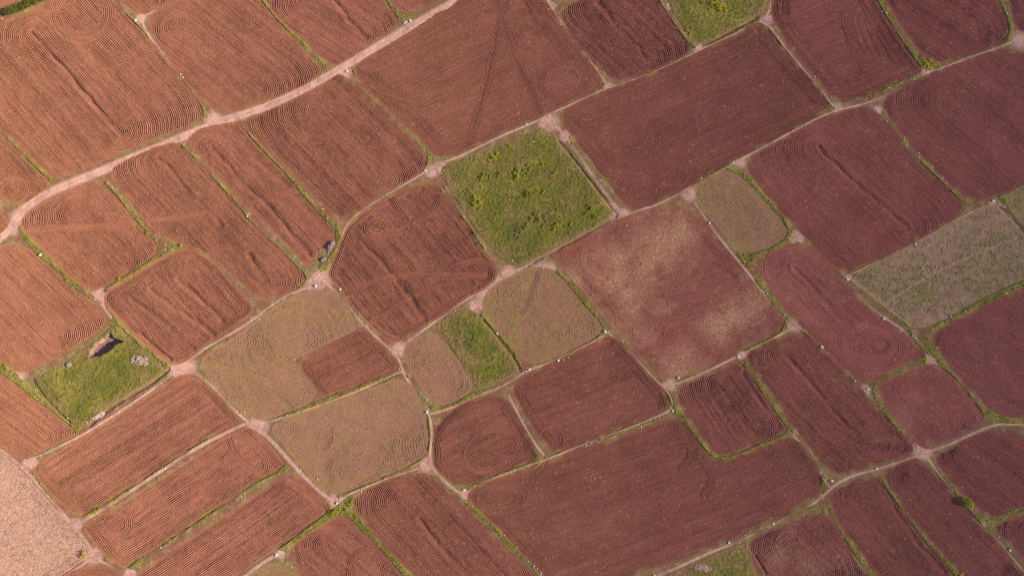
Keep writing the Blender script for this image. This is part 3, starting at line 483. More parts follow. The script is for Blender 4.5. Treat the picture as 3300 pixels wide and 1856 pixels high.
    wv = sstep(.55-1.25*wd, 1.15-1.25*wd, wn+F(.12))*F(min(.24+wd*.95, .75))
    rim = sstep(1.1, .1, d)*sstep(-.1, .6, n_mid[W]+F(.4)*n_sm[W])*F(.5)
    wv = np.maximum(wv, rim)
    c = c*(1-wv[..., None])+(leaf_col(F(.5)+F(.5)*n_mid[W])*F(.8)+np.array([.05, .03, .008], F))*wv[..., None]
    h = h+wv*F(.06)
    H[W] = np.where(m, h, H[W]); LAB[W] = np.where(m, n, LAB[W]); PART[W] = np.where(m, part, PART[W])
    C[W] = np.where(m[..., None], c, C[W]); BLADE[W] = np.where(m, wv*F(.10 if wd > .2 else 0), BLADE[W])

# ------------------------------------------------------------------ meadows, pit
for k, f in enumerate(MEADOWS):
    pts = chaikin(ground(f['poly']), 2); f['g'] = pts
    W = window(pts, .6); x = GX[W]; y = GY[W]
    m = inside(pts, JX[W], JY[W]) & (LAB[W] == 0) | (inside(pts, JX[W], JY[W]) & (LAB[W] >= 200))
    d, *_ = poly_dist(pts, x, y)
    t = F(f['tone'])*F(.8)+F(.45)*noise(x, y, 14, 950+k)+F(.6)*noise(x, y, 3.5, 960+k)+F(.35)*n_sm[W]+F(.25)*n_tiny[W]
    c = leaf_col(t-F(.1))
    olive = np.array([.240, .180, .055], F); ov = (sstep(-.35, .55, noise(x, y, 6, 970+k)+F(.5)*n_mid[W])*F(.72))[..., None]
    c = c*(1-ov)+olive*ov
    sv = sstep(.45, .95, noise(x, y, 2.6, 980+k)+F(.5)*n_sm[W]+F(f.get('soil', 0)))*F(.55)
    sv = np.maximum(sv, sstep(2.8, .2, d+F(1.4)*n_mid[W]+F(.8)*n_big[W])*F(.55))[..., None]
    c = c*(1-sv)+np.array([.34, .19, .11], F)*sv
    h = F(.16)+F(.12)*noise(x, y, 2.8, 990+k)+F(.10)*n_sm[W]+F(.05)*n_tiny[W]+F(.03)*WHITE[W]
    h = h*sstep(0, .8, d)+F(.05)
    C[W] = np.where(m[..., None], c*(1+F(.12)*WHITE[W])[..., None], C[W]); H[W] = np.where(m, h, H[W]); LAB[W] = np.where(m, 100+k, LAB[W]); BLADE[W] = np.where(m, F(1)-sv[..., 0], BLADE[W])
PIT = ground(P('358 1066 362 1078 368 1088 378 1091 390 1095 401 1100 396 1106 382 1109 374 1114 368 1123 358 1128 349 1139 336 1141 320 1149 304 1151 283 1155 291 1140 292 1126 304 1118 305 1107 316 1104 326 1099 329 1092 340 1089 344 1080 351 1072'))
W = window(PIT, 1.5); x = GX[W]; y = GY[W]
m = inside(PIT, JX[W], JY[W]); d, *_ = poly_dist(PIT, x, y)
pit_h = F(.12)-F(1.75)*sstep(.1, .5, d+F(.2)*n_sm[W])-F(.55)*sstep(.6, 2.2, d)+F(.16)*n_sm[W]+F(.10)*n_tiny[W]+F(.05)*WHITE[W]
H[W] = np.where(m, pit_h, H[W]); LAB[W] = np.where(m, 150, LAB[W]); BLADE[W] = np.where(m, 0, BLADE[W])
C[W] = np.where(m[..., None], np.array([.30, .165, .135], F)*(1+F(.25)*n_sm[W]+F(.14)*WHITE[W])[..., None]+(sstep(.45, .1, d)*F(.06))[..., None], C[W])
hs = np.maximum(0, 1-d/F(1.1))*(~m)*F(.18); H[W] += hs                        # low rim of thrown-up earth

for s_ in ('1800 455 1862 530 1914 600 1967 670 1988 692', '1982 700 1900 748 1845 780 1770 816 1700 853', '545 1190 500 1228 440 1265 350 1318 290 1372', '1558 1030 1610 1092 1662 1157 1676 1195',
           '2436 1790 2470 1850', '3222 667 3260 702 3300 747', '2262 146 2340 112 2440 58', '455 1075 500 1118 550 1158', '105 1225 160 1302 225 1362'):
    p = ground(chaikin(P(s_), 2, False)); W = window(p, 1.5)                      # shallow ditches beside the meadows, shaped to bring dark lines of bank shade
    if 0 in GX[W].shape: continue
    d, sg, *_ = poly_dist(p, GX[W], GY[W], False); d = np.abs(d+F(.25)*n_mid[W])
    H[W] -= F(.55)*np.exp(-(d/F(.5))**2)*(F(.8)+F(.4)*n_mid[W])

# ------------------------------------------------------------------ materials
def mat(name, rough=1.0, spec=.12, scale=2.6, bump=.35, amount=.22, transl=0.0):
    M = bpy.data.materials.new(name); M.use_nodes = True; nt = M.node_tree; N = nt.nodes; Lk = nt.links; N.clear()
    out = N.new('ShaderNodeOutputMaterial'); b = N.new('ShaderNodeBsdfPrincipled')
    b.inputs['Roughness'].default_value = rough; b.inputs['Specular IOR Level'].default_value = spec
    if 'Diffuse Roughness' in b.inputs: b.inputs['Diffuse Roughness'].default_value = 1.0
    a = N.new('ShaderNodeAttribute'); a.attribute_name = 'Col'
    g = N.new('ShaderNodeNewGeometry')
    t = N.new('ShaderNodeTexNoise'); t.inputs['Scale'].default_value = scale; t.inputs['Detail'].default_value = 4; t.inputs['Roughness'].default_value = .7
    Lk.new(g.outputs['Position'], t.inputs['Vector'])
    mr = N.new('ShaderNodeMapRange'); mr.inputs['From Min'].default_value = .28; mr.inputs['From Max'].default_value = .72; mr.inputs['To Min'].default_value = 1-amount; mr.inputs['To Max'].default_value = 1+amount
    Lk.new(t.outputs['Fac'], mr.inputs['Value'])
    mx = N.new('ShaderNodeVectorMath'); mx.operation = 'SCALE'
    Lk.new(a.outputs['Color'], mx.inputs[0]); Lk.new(mr.outputs['Result'], mx.inputs['Scale']); Lk.new(mx.outputs['Vector'], b.inputs['Base Color'])
    if bump:
        bp = N.new('ShaderNodeBump'); bp.inputs['Strength'].default_value = bump; bp.inputs['Distance'].default_value = .10
        Lk.new(t.outputs['Fac'], bp.inputs['Height']); Lk.new(bp.outputs['Normal'], b.inputs['Normal'])
    sh = b.outputs['BSDF']
    if transl:
        tr = N.new('ShaderNodeBsdfTranslucent'); Lk.new(mx.outputs['Vector'], tr.inputs['Color'])
        ms = N.new('ShaderNodeMixShader'); ms.inputs['Fac'].default_value = transl
        Lk.new(sh, ms.inputs[1]); Lk.new(tr.outputs['BSDF'], ms.inputs[2]); sh = ms.outputs['Shader']
    Lk.new(sh, out.inputs['Surface'])
    return M
M_SOIL = mat('ploughed_red_earth'); M_DIRT = mat('dry_trodden_earth', scale=1.9, bump=.25, amount=.16); M_TURF = mat('turf', scale=3.4, bump=.5, amount=.25)
M_LEAF = mat('leaves', rough=.7, spec=.25, scale=6, bump=0, amount=.2, transl=.4); M_STONE = mat('white_stone', rough=.85, spec=.3, scale=7, bump=.3, amount=.12)
M_WOOD = mat('bark', scale=8, bump=.3)
M_RUBBLE = mat('rubble', scale=4, bump=.5, amount=.2)

# ------------------------------------------------------------------ mesh helpers
def tag(o, label=None, cat=None, group=None, kind=None):
    for k, v in (('label', label), ('category', cat), ('group', group), ('kind', kind)):
        if v: o[k] = v
    return o
def raw_mesh(name, co, faces, nside, col, m):
    me = bpy.data.meshes.new(name); nf = len(faces)
    me.vertices.add(len(co)); me.vertices.foreach_set('co', np.ascontiguousarray(co, F).ravel())
    me.loops.add(nf*nside); me.loops.foreach_set('vertex_index', np.ascontiguousarray(faces, np.int32).ravel())
    me.polygons.add(nf); me.polygons.foreach_set('loop_start', np.arange(0, nf*nside, nside, dtype=np.int32))
    me.update(calc_edges=True)
    at = me.attributes.new('Col', 'FLOAT_COLOR', 'POINT'); c4 = np.ones((len(co), 4), F); c4[:, :3] = np.clip(col, .005, .95); at.data.foreach_set('color', c4.ravel())
    me.materials.append(m)
    return me
def link(name, me, loc=(0, 0, 0), parent=None):
    o = bpy.data.objects.new(name, me); o.location = loc; COL.objects.link(o)
    if parent: o.parent = parent
    return o
def sheet(name, cells, m, parent=None, extra=None):
    """the cells of the height field picked by a mask, as one object"""
    j, i = np.nonzero(cells)
    if len(j) < 3: return None
    q = np.stack([j*NX+i, j*NX+i+1, (j+1)*NX+i+1, (j+1)*NX+i], 1)
    ids, inv = np.unique(q, return_inverse=True); inv = inv.reshape(-1, 4)
    jj, ii = ids//NX, ids % NX
    co = np.stack([xs[ii], ys[jj], H[jj, ii]], 1); col = C[jj, ii]
    # border vertices take the colour of this object's own cells
    own = np.zeros(len(ids), bool); own[inv[:, 0]] = True
    first = np.empty(len(ids), np.int64); first[inv.ravel()] = np.repeat(inv[:, 0], 4)
    col = np.where(own[:, None], col, col[first])
    loc = np.array([co[:, 0].mean(), co[:, 1].mean(), 0.], F)
    if parent is not None: base = np.array(parent.location, F)
    else: base = loc
    if extra is not None:
        nv = len(co); co = np.vstack([co, extra[0]]); col = np.vstack([col, extra[1]]); inv = np.vstack([inv, extra[2]+nv])
    me = raw_mesh(name, co-base, inv, 4, col, m)
    return link(name, me, tuple(base) if parent is None else (0, 0, 0), parent)

CELL = LAB[:-1, :-1]; PC = PART[:-1, :-1]
# wide surroundings: same red farmland out to the horizon
B = 3000.
ox = [-B, X0, float(xs[-1]), B]; oy = [-B, Y0, float(ys[-1]), B]
ev, ef = [], []
for a in range(3):
    for b in range(3):
        if a == 1 and b == 1: continue
        k = len(ev); ev += [(ox[a], oy[b], .02), (ox[a+1], oy[b], .02), (ox[a+1], oy[b+1], .02), (ox[a], oy[b+1], .02)]; ef.append((k, k+1, k+2, k+3))
extra = (np.array(ev, F), np.tile(np.array([.36, .16, .10], F), (len(ev), 1)), np.array(ef))
o = sheet('ground', CELL == 0, M_DIRT, extra=extra); tag(o, 'trodden red earth and grassy field borders between the plots', 'ground', kind='structure')
o = sheet('dirt_road', CELL == 200, M_DIRT); tag(o, 'wide pale dirt road with wheel tracks crossing the upper left', 'road', kind='structure')
for k, (lb, s, w) in enumerate(PATHS, 1):
    o = sheet('path', CELL == 200+k, M_DIRT)
    if o: tag(o, lb, 'path', kind='structure')
for n, f in enumerate(FIELDS, 1):
    for v in range(1, 40):
        pm = (CELL == n) & (PC == v)
        if pm.sum() <= 150: PC[pm] = 0
    o = sheet('ploughed_field', (CELL == n) & (PC == 0), M_SOIL)
    if not o: continue
    tag(o, f['label'], 'field', 'ploughed fields', 'thing')
    for v in range(1, 40):
        pm = (CELL == n) & (PC == v)
        if pm.sum() > 150: sheet('headland' if v < 10 else 'open_furrow' if v < 20 else 'tractor_track', pm, M_SOIL, o)
        else: PC[pm] = 0
meadow_obj = []
for k, f in enumerate(MEADOWS):
    o = sheet('meadow', CELL == 100+k, M_TURF); tag(o, f['label'], 'meadow', 'green meadows', 'thing'); meadow_obj.append(o)
o = sheet('earth_pit', CELL == 150, M_DIRT); tag(o, 'dug earth pit with ragged sunlit edge in the green pit meadow', 'pit')

def height_at(x, y):
    i = int(min(max((x-X0)/G, 0), NX-1)); j = int(min(max((y-Y0)/G, 0), NY-1)); return float(H[j, i])

# ------------------------------------------------------------------ grass blades
def tufts(mask_idx, seed, size=1.0, parent=None, name='grass'):
    r = np.random.default_rng(seed); j, i = mask_idx; n = len(j)
    if n == 0: return None
    bx = xs[i]+r.uniform(-.5, .5, n).astype(F)*F(G); by = ys[j]+r.uniform(-.5, .5, n).astype(F)*F(G); bz = H[j, i]-F(.03)
    nb = 4; ang = r.uniform(0, 2*math.pi, (n, nb)); ln = r.uniform(.10, .27, (n, nb))*size; lean = r.uniform(.5, 1.35, (n, nb)); wd = r.uniform(.05, .12, (n, nb))*size
    ca, sa = np.cos(ang), np.sin(ang); hx = ln*np.sin(lean)*ca; hy = ln*np.sin(lean)*sa; hz = ln*np.cos(lean)
    b = np.stack([bx, by, bz], 1)[:, None, :]
    left = b+np.stack([-sa*wd, ca*wd, 0*wd], 2); right = b+np.stack([sa*wd, -ca*wd, 0*wd], 2); tip = b+np.stack([hx, hy, hz], 2)
    co = np.stack([left, right, tip], 2).reshape(-1, 3)
    t = .25+.45*n_mid[j, i]+.3*n_big[j, i]+r.uniform(-.5, .5, n)
    c = leaf_col(t.astype(F))*r.uniform(.8, 1.25, n)[:, None]
    dryb = r.random(n) < .16; c[dryb] = np.array([.36, .29, .12])*r.uniform(.7, 1.2, dryb.sum())[:, None]
    col = np.repeat(c, nb*3, 0)
    base = np.array(parent.location, F) if parent is not None else np.zeros(3, F)
    me = raw_mesh(name, co-base, np.arange(len(co)).reshape(-1, 3), 3, col, M_LEAF)
    return link(name, me, parent=parent)
pick = RNG.random((NY, NX))
vis = np.ones((NY, NX), bool)
sel = ((LAB < 100) | (LAB >= 200)) & (pick < BLADE*.36)
tag(tufts(np.nonzero(sel), 21), 'tufted green grass growing along the field borders and paths', 'grass', kind='stuff')
for k, o in enumerate(meadow_obj):
    g_ = tufts(np.nonzero((LAB == 100+k) & (pick < BLADE*.22)), 30+k, 1.0, o, 'grass')
    if g_: tag(g_, kind='stuff')

# ------------------------------------------------------------------ shrubs, hedge, tree
def leaf_cloud(lobes, n, size, tone, seed):
    """many small leaf faces spread through a few lumpy lobes: (cx,cy,cz,rx,ry,rz)"""
    r = np.random.default_rng(seed); w = np.array([l[3]*l[4]*l[5] for l in lobes])**.7; w = w/w.sum()
    k = r.choice(len(lobes), n, p=w); Lb = np.array(lobes)[k]
    v = r.normal(size=(n, 3)); v /= np.linalg.norm(v, axis=1)[:, None]
    rad = r.random(n)**.42*r.uniform(.82, 1.12, n)
    c = Lb[:, :3]+v*rad[:, None]*Lb[:, 3:]
    c[:, 2] = np.maximum(c[:, 2], .03)
    nrm = v+r.normal(scale=.55, size=(n, 3)); nrm /= np.linalg.norm(nrm, axis=1)[:, None]
    t1 = np.cross(nrm, r.normal(size=(n, 3))); t1 /= np.linalg.norm(t1, axis=1)[:, None]; t2 = np.cross(nrm, t1)
    s = (size*r.uniform(.6, 1.35, n))[:, None]
    co = np.stack([c-t1*s, c-t2*s*.55, c+t1*s, c+t2*s*.55], 1).reshape(-1, 3)
    lobe_t = r.uniform(-.35, .35, len(lobes))
    tt = (tone+lobe_t[k]+r.uniform(-.35, .35, n)).astype(F)
    col = np.repeat(leaf_col(tt)*r.uniform(.8, 1.2, n)[:, None], 4, 0)
    return co, np.arange(4*n).reshape(-1, 4), col
def limb_mesh(segs):
    co, fa = [], []
    for (a, b, ra, rb) in segs:
        a = Vector(a); b = Vector(b); d = (b-a).normalized(); u = d.orthogonal().normalized(); v = d.cross(u); k = len(co)
        for p, rr in ((a, ra), (b, rb)):
            for q in range(7):
                t = q*2*math.pi/7; co.append(tuple(p+u*math.cos(t)*rr+v*math.sin(t)*rr))
        for q in range(7): fa.append((k+q, k+(q+1) % 7, k+7+(q+1) % 7, k+7+q))
    return np.array(co), np.array(fa)
def shrub_kind(kind, seed):
    r = random.Random(seed)
    lobes = []
    for q in range(r.randint(5, 8)):
        a = r.uniform(0, 6.28); d = r.uniform(.1, .75); s = r.uniform(.28, .5)
        lobes.append((d*math.cos(a), d*math.sin(a), r.uniform(.22, .55), s, s*r.uniform(.7, 1.1), s*r.uniform(.6, 1.0)))
    tone = {'green': .45, 'tan': 1.0, 'dark': -.1, 'bright': .75}[kind]
    co, fa, col = leaf_cloud(lobes, 330 if kind != 'tan' else 230, .11, tone, seed)
    col = col*(np.array([1.35, 1.4, 2.3]) if kind == 'tan' else np.array([2.0, 2.2, 1.0]))
    fol = raw_mesh('foliage', co, fa, 4, col, M_LEAF)
    segs = [((0, 0, -.12), (0, 0, .22), .06, .045)]+[((0, 0, .12), (l[0], l[1], l[2]), .035, .012) for l in lobes]
    sc, sf = limb_mesh(segs); stem = raw_mesh('stem', sc, sf, 4, np.tile([.20, .13, .08], (len(sc), 1)), M_WOOD)
    return fol, stem
KINDS = {k: [shrub_kind(k, 40+q+7*len(k)) for q in range(3)] for k in ('green', 'tan', 'dark', 'bright')}
def place_shrub(x, y, r, kind, label, group, name='shrub'):
    gx, gy = g1(x, y); fol, stem = random.choice(KINDS[kind])
    e = bpy.data.objects.new(name, None); COL.objects.link(e); e.empty_display_size = .3
    e.location = (gx, gy, height_at(gx, gy)-.03); s = r*.088; e.scale = (s*random.uniform(.9, 1.15), s*random.uniform(.9, 1.15), s*random.uniform(.75, 1.0)); e.rotation_euler.z = random.uniform(0, 6.28)
    link('foliage', fol, parent=e); link('stem', stem, parent=e)
    return tag(e, label, 'shrub', group)
MS = 'shrubs in the square green meadow'
def ms(kind, where, pts):
    look = {'green': 'low leafy green shrub', 'tan': 'dry yellowish shrub', 'dark': 'dark green shrub', 'bright': 'bright green shrub'}[kind]
    for x, y, r in pts: place_shrub(x, y, r, kind, f'{look} {where} of the square green meadow', f'{kind} shrubs {where} of the square meadow')
ms('bright', 'in the upper part', [(1590,509,15),(1578,518,9),(1602,500,10),(1642,471,9),(1610,506,9),(1584,498,8)])
ms('dark', 'in the left part', [(1555,569,14),(1548,580,9),(1568,562,8),(1530,754,11),(1579,708,7)])
ms('tan', 'near the middle', [(1614,562,10),(1606,570,8),(1700,560,9),(1688,566,7)])
ms('green', 'near the middle', [(1667,572,13),(1658,560,10),(1672,548,13),(1690,550,10),(1708,546,11),(1660,585,8),(1645,580,7),(1700,535,7)])
ms('bright', 'on the left side', [(1534,640,15),(1545,655,12),(1528,660,12),(1550,672,9),(1520,628,7)])
ms('dark', 'at the centre', [(1702,624,15),(1712,632,10),(1696,636,10)])
ms('green', 'right of its centre', [(1750,534,10),(1762,528,7),(1789,558,10),(1845,548,9),(1750,621,9),(1740,632,6),(1845,464,6),(1775,600,6)])
ms('dark', 'in the right corner', [(1907,674,13),(1899,662,9),(1918,700,11),(1890,690,8)])
ms('tan', 'in the lower cluster', [(1722,690,12),(1740,706,13),(1757,698,11),(1770,688,10),(1712,706,10),(1796,676,10),(1677,748,13),(1664,757,9),(1690,738,10),(1750,728,10),(1673,768,9),(1760,716,8)])
ms('green', 'in the lower cluster', [(1735,694,9),(1728,716,9),(1747,735,8),(1700,722,10),(1838,726,10),(1796,726,11),(1786,738,8),(1810,716,8)])
ms('tan', 'on the lower left side', [(1673,743,0.1+9),(1694,733,10),(1648,745,8)])
for x, y, r in [(2316,18,18),(2300,12,14),(2332,22,14),(2318,34,13),(2338,38,9),(2296,26,9),(2310,2,10)]: place_shrub(x, y, r, 'bright', 'bright leafy bush in the clump of the top green meadow', 'bushes clumped in the top meadow')
for x, y, r in [(2226,40,8),(2216,38,6)]: place_shrub(x, y, r, 'bright', 'small bright bush left of the clump in the top meadow', 'small bushes left of the meadow clump')
for x, y, r in [(2216,100,9),(2222,112,8),(2212,90,6)]: place_shrub(x, y, r, 'bright', 'bright bush on the lower left rim of the top meadow', 'bushes on the rim of the top meadow')
for x, y, r in [(2984,208,11),(2998,196,9),(3010,210,10),(3020,204,8),(2992,216,9),(3026,212,6)]: place_shrub(x, y, r, 'bright', 'green bush at the foot of the bright green grass strip', 'bushes at the foot of the bright grass strip')
for x, y, r in [(1080,1650,14),(1070,1656,10),(1090,1643,11),(1066,1630,9),(1115,1643,9),(1135,1615,9),(1128,1628,9),(1100,1654,8),(1150,1668,7)]: place_shrub(x, y, r, 'bright', 'bright green bush at the bushy junction above the bottom swirl field', 'bushes at the bushy junction')
for x, y, r, k, lb in [(307,1650,12,'bright','bright bush at the lower end of the first diagonal strip'), (319,1641,8,'green','small green bush above the bright bush at the first diagonal strip'), (272,1787,15,'bright','bright spreading bush at the tip of the pale corner field'),
    (510,1542,4,'bright','tiny bush on the footpath between the first and second diagonal strips'), (758,1612,5,'bright','tiny bush on the grassy line between second and third diagonal strips'), (255,1380,9,'bright','bright bush at the lowest corner of the pit meadow'),
    (2980,1165,9,'bright','bright bush above the small right square field'), (2798,1493,5,'green','small round bush above the path stones, right one of a pair'), (2790,1493,5,'dark','small round bush above the path stones, left one of a pair'),
    (2351,1744,4,'dark','small dark bush beside the pale curved track, left of the bottom pale clod field'), (583,792,9,'green','green bush at the tip of the triple furrow field'), (479,750,10,'bright','bright bush on the grassy border right of the band crossed field'),
    (2670,1549,7,'dark','dark bush beside a white stone where the curved track bends'), (2658,1582,4,'dark','small dark bush below the bend of the curved track'), (2914,1734,5,'green','lone weed bush inside the lower right strip'),
    (2624,1720,5,'green','lone weed bush inside the bottom pale clod field'), (2498,523,5,'green','lone weed bush inside the dark furrow right field'), (220,905,0+8,'bright','bright bush on the grassy border above the left edge lower field'),
    (385,900,9,'bright','bright bush on the grassy border above the triple furrow field'), (3096,1852,12,'bright','rounded green bush at the bottom edge beside the yellow-green grass line'), (235,925,8,'bright','bright bush near the path bend left of the triple furrow field'),
    (3251,1765,6,'dark','dark bush beside the white stone in the lower right corner'), (1540,785,6,'dark','dark bush on the left border of the square green meadow'), (225,1172,9,'dark','dark bush beside the small grey heap in the pit meadow'),
    (2949,795,6,'dark','dark bush beside the white stone on the border of the mottled stubble field'), (1402,1505,3,'green','tiny bush by the footpath below the large stubble field'), (2532,1520,4,'green','tiny bush inside the huge bottom field near its looping end')]:
    place_shrub(x, y, r, k, lb, None)
# hedge: a thick row of bushes, one thing with foliage and stems
hp = ground(chaikin(P('32 44 70 30 110 12 150 -8 200 -34'), 2, False)); hl, segs = [], []
hb = hp[0].copy(); rr = random.Random(3)
for q in np.linspace(0, len(hp)-1.001, 30):
    a = hp[int(q)]+(hp[int(q)+1]-hp[int(q)])*(q % 1)
    for sd in (-1, 1):
        s = rr.uniform(.7, 1.05); cx, cy = a[0]-hb[0]+rr.uniform(-.3, .3)+.25*sd, a[1]-hb[1]+sd*.62+rr.uniform(-.2, .2)
        hl.append((cx, cy, rr.uniform(.8, 1.4), s, s*.9, s)); segs.append(((cx, cy, -.1), (cx, cy, 1.0), .06, .03))
e = bpy.data.objects.new('hedge', None); COL.objects.link(e); e.location = (hb[0], hb[1], .1)
tag(e, 'dense dark green hedge in the upper left corner, above the large orange field', 'hedge')
co, fa, col = leaf_cloud(hl, 13000, .14, .1, 5); link('foliage', raw_mesh('foliage', co, fa, 4, col, M_LEAF), parent=e)
co, fa = limb_mesh(segs); link('stem', raw_mesh('stem', co, fa, 4, np.tile([.2, .13, .08], (len(co), 1)), M_WOOD), parent=e)
# lone tree in the lower right
tx_, ty_ = g1(3112, 1616)
e = bpy.data.objects.new('tree', None); COL.objects.link(e); e.location = (tx_, ty_, .05)
tag(e, 'lone round-crowned green tree on the path in the lower right', 'tree')
lob = [(0, 0, 2.2, 1.3, 1.2, 1.0), (.9, -.5, 1.9, 1.1, 1.0, .9), (-.8, .7, 1.8, 1.0, .9, .8), (.3, .8, 2.0, 1.0, .9, .8), (1.2, -1.3, 1.4, .9, .9, .8), (-.2, -.8, 1.7, 1.0, .9, .8), (-.5, 1.4, 1.3, .7, .7, .6), (.4, -.2, 2.8, .9, .8, .6), (1.7, -1.8, 1.0, .7, .6, .6)]
lob = [(l[0]*.8, l[1]*.8, l[2]*.66, l[3]*.85, l[4]*.85, l[5]*.75) for l in lob]; co, fa, col = leaf_cloud(lob, 4200, .14, .7, 9); link('crown', raw_mesh('crown', co, fa, 4, col*np.array([1.5, 1.65, .9]), M_LEAF), parent=e)
co, fa = limb_mesh([((0, 0, -.15), (0, 0, .9), .16, .12), ((0, 0, .8), (.1, 0, 1.6), .11, .05)]+[((0, 0, .8), (l[0]*.8, l[1]*.8, l[2]), .07, .02) for l in lob]); link('trunk', raw_mesh('trunk', co, fa, 4, np.tile([.2, .13, .08], (len(co), 1)), M_WOOD), parent=e)

# ------------------------------------------------------------------ stones
def rock(seed, sub=2):
    import bmesh
    bm = bmesh.new(); bmesh.ops.create_icosphere(bm, subdivisions=sub, radius=1.0)
    r = random.Random(seed); ax = [Vector((r.gauss(0, 1), r.gauss(0, 1), r.gauss(0, 1))).normalized() for _ in range(9)]; cut = [r.uniform(.55, .92) for _ in ax]
    for v in bm.verts:
        p = v.co.copy()
        for a, c in zip(ax, cut):
            q = p.dot(a)
            if q > c: p -= a*(q-c)*.9
        p *= r.uniform(.97, 1.03); p.x *= 1.15; p.z *= .78; v.co = p
    bm.verts.ensure_lookup_table()
    co = np.array([v.co[:] for v in bm.verts]); fa = np.array([[v.index for v in f.verts] for f in bm.faces]); bm.free()
    return co, fa
rocks = []
for q in range(5):
    co, fa = rock(60+q); rr_ = np.random.default_rng(q)
    me = raw_mesh('stone', co, fa, 3, np.tile(np.array([.68, .65, .60])*rr_.uniform(.86, 1.04), (len(co), 1)), M_STONE); me.shade_flat() if hasattr(me, 'shade_flat') else None; rocks.append(me)
plots = [(f['handle'], f['poly']) for f in FIELDS+MEADOWS]
def near_plots(p):
    res = []
    for h, q in plots:
        a = q; b = np.roll(q, -1, 0); e_ = b-a; t = np.clip(((p-a)*e_).sum(1)/np.maximum((e_**2).sum(1), 1e-6), 0, 1)
        res.append((np.hypot(*(a+e_*t[:, None]-p).T).min(), h, bool(inside(q, np.array([p[0]], F), np.array([p[1]], F))[0])))
    res.sort(); ins = [h for d_, h, i_ in res if i_ and d_ > 14]
    return (ins[0], None) if ins else (res[0][1], res[1][1])
buckets = {}
for x, y in STONES:
    big = (int(x), int(y)) in BIG; a, b = near_plots(np.array([x, y]))
    key = (big,)+((a, None) if b is None else tuple(sorted((a, b))))
    buckets.setdefault(key, []).append((x, y))
for (big, a, b), lst in buckets.items():
    lb = ('large white boulder' if big else 'small white stone')+(f' inside the {a}' if b is None else f' between {a} and {b}')
    gp = None if len(lst) == 1 else ('large white boulders' if big else 'small white stones')+(f' in the {a}' if b is None else f' between {a} and {b}')
    for x, y in lst:
        gx, gy = g1(x, y); s = random.uniform(.40, .52) if big else random.uniform(.17, .28)
        o = link('stone', random.choice(rocks), (gx, gy, height_at(gx, gy)+s*.30)); o.scale = (s, s*random.uniform(.8, 1.1), s*random.uniform(.85, 1.15)); o.rotation_euler = (random.uniform(-.2, .2), random.uniform(-.2, .2), random.uniform(0, 6.28))
        tag(o, lb, 'stone', gp)

# ------------------------------------------------------------------ heaps of rubble
def heap(name, label, cx, cy, rx, ry, an, hgt, colr, seed, lump=.45):
    """a mound of broken stone: one bumpy surface"""
    gx, gy = g1(cx, cy); a = math.radians(-an); n = 64; r = np.random.default_rng(seed)
    u = np.linspace(-1.1, 1.1, n); U, V = np.meshgrid(u, u)
    ca, sa = math.cos(a), math.sin(a); px = U*rx*.1; py = V*ry*.1; wx = px*ca-py*sa; wy = px*sa+py*ca
    xx = (gx+wx).astype(F); yy = (gy+wy).astype(F)
    rad = np.sqrt(U*U+V*V)+.22*noise(xx, yy, 1.1, seed)+.12*noise(xx, yy, .45, seed+1)
    z = hgt*np.clip(1-rad**2, -.4, 1)*(1+.45*noise(xx, yy, 1.0, seed+2))
    # angular stones: nearest of scattered centres gives each stone its own lid
    pts = np.stack([r.uniform(wx.min(), wx.max(), 260), r.uniform(wy.min(), wy.max(), 260)], 1)
    dd = np.full(wx.shape, 9.); who = np.zeros(wx.shape, int)
    for k, (qx, qy) in enumerate(pts):
        e_ = np.hypot(wx-qx, wy-qy); m_ = e_ < dd; dd = np.where(m_, e_, dd); who = np.where(m_, k, who)
    z = z+np.clip(lump*.5-dd*.8, -.1, .3)*(rad < 1)*r.uniform(.4, 1.2, 260)[who]
    z = np.where(rad > 1.02, -.3, z)
    gz = np.array([[height_at(float(xx[j, i]), float(yy[j, i])) for i in range(n)] for j in range(n)])
    co = np.stack([wx.ravel(), wy.ravel(), (gz+z).ravel()], 1)
    idx = np.arange(n*n).reshape(n, n); fa = np.stack([idx[:-1, :-1], idx[:-1, 1:], idx[1:, 1:], idx[1:, :-1]], 2).reshape(-1, 4)
    keep = (rad.ravel()[fa] < 1.06).any(1); fa = fa[keep]
    used, inv = np.unique(fa, return_inverse=True)
    col = np.array(colr)*(r.uniform(.7, 1.25, 260)[who.ravel()])[:, None]
    me = raw_mesh(name, co[used], inv.reshape(-1, 4), 4, col[used], M_RUBBLE)
    tag(link(name, me, (gx, gy, 0)), label, 'heap')
heap('stone_heap', 'long purplish heap of field stones at the lower end of the narrow strip field', 1066, 793, 25, 10, -58, .8, (.30, .19, .19), 201)
heap('stone_heap', 'smaller round purplish heap of stones below the long heap', 1042, 837, 13, 9, -40, .6, (.31, .20, .20), 205)
heap('rubble_heap', 'broad pale rubble heap in the pit meadow right of the earth pit', 452, 1162, 31, 17, 12, .45, (.44, .31, .26), 209, .35)
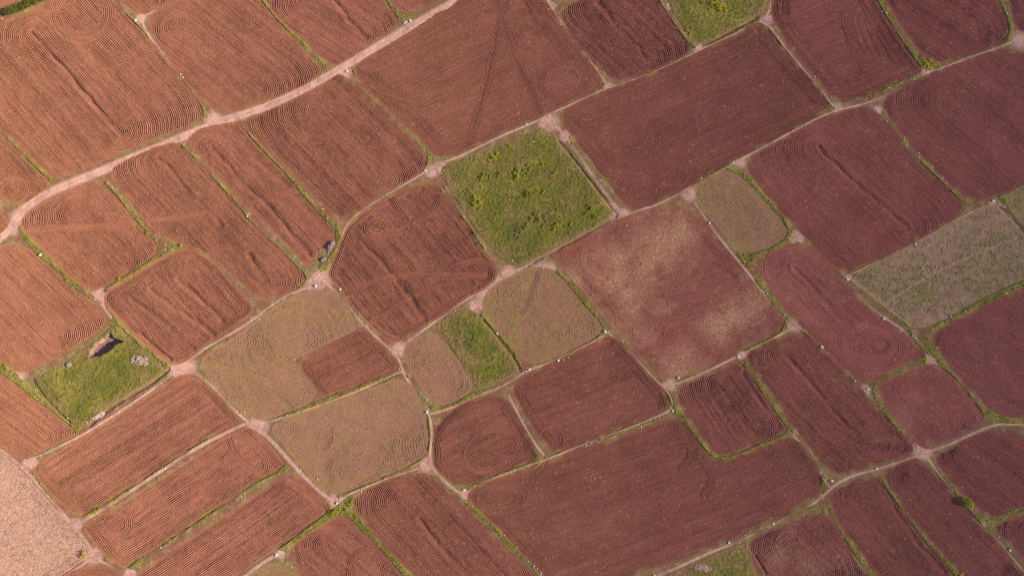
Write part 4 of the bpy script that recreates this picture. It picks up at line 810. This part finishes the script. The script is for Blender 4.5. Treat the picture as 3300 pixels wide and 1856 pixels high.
heap('rubble_heap', 'small grey rubble heap in the pit meadow left of the earth pit', 222, 1175, 10, 8, -10, .5, (.36, .28, .25), 213, .35)
heap('rubble_heap', 'pale rubble heap at the lower edge of the pit meadow', 318, 1339, 19, 9, -22, .5, (.46, .35, .31), 217, .35)
heap('rubble_heap', 'flat pinkish rubble patch in the bottom green meadow', 2266, 1828, 26, 11, 5, .22, (.44, .28, .23), 221, .3)

# ------------------------------------------------------------------ light, sky, camera
SUN_AZ = math.radians(-6.0); SUN_EL = math.radians(27.0)
sd = Vector((math.cos(SUN_AZ)*math.cos(SUN_EL), math.sin(SUN_AZ)*math.cos(SUN_EL), math.sin(SUN_EL)))
ld = bpy.data.lights.new('sun', 'SUN'); ld.energy = 4.2; ld.angle = math.radians(.53); ld.color = (1.0, .87, .67)
lo = bpy.data.objects.new('sun', ld); COL.objects.link(lo); lo.rotation_euler = (-sd).to_track_quat('-Z', 'Y').to_euler(); lo.location = (0, 0, 300)
w = bpy.data.worlds.new('World'); S.world = w; w.use_nodes = True
nt = w.node_tree; bg = nt.nodes['Background']; sky = nt.nodes.new('ShaderNodeTexSky'); sky.sky_type = 'NISHITA'; sky.sun_disc = False
sky.sun_elevation = SUN_EL; sky.sun_rotation = math.atan2(sd.x, sd.y); sky.air_density = 1.3; sky.dust_density = 1.0
nt.links.new(sky.outputs['Color'], bg.inputs['Color']); bg.inputs['Strength'].default_value = .12
cd = bpy.data.cameras.new('camera'); cd.sensor_width = 36; cd.sensor_fit = 'HORIZONTAL'; cd.lens = 36*FPX/3300; cd.clip_end = 8000; cd.clip_start = 1
co_ = bpy.data.objects.new('camera', cd); COL.objects.link(co_); co_.location = (0, CAM_Y, HC); co_.rotation_euler = (TILT, 0, 0)
S.camera = co_
S.view_settings.view_transform = 'Standard'; S.view_settings.look = 'None'; S.view_settings.exposure = .42; S.view_settings.gamma = 1.0
S.cycles.filter_width = 1.05; S.cycles.max_bounces = 4; S.cycles.diffuse_bounces = 2; S.cycles.use_denoising = False
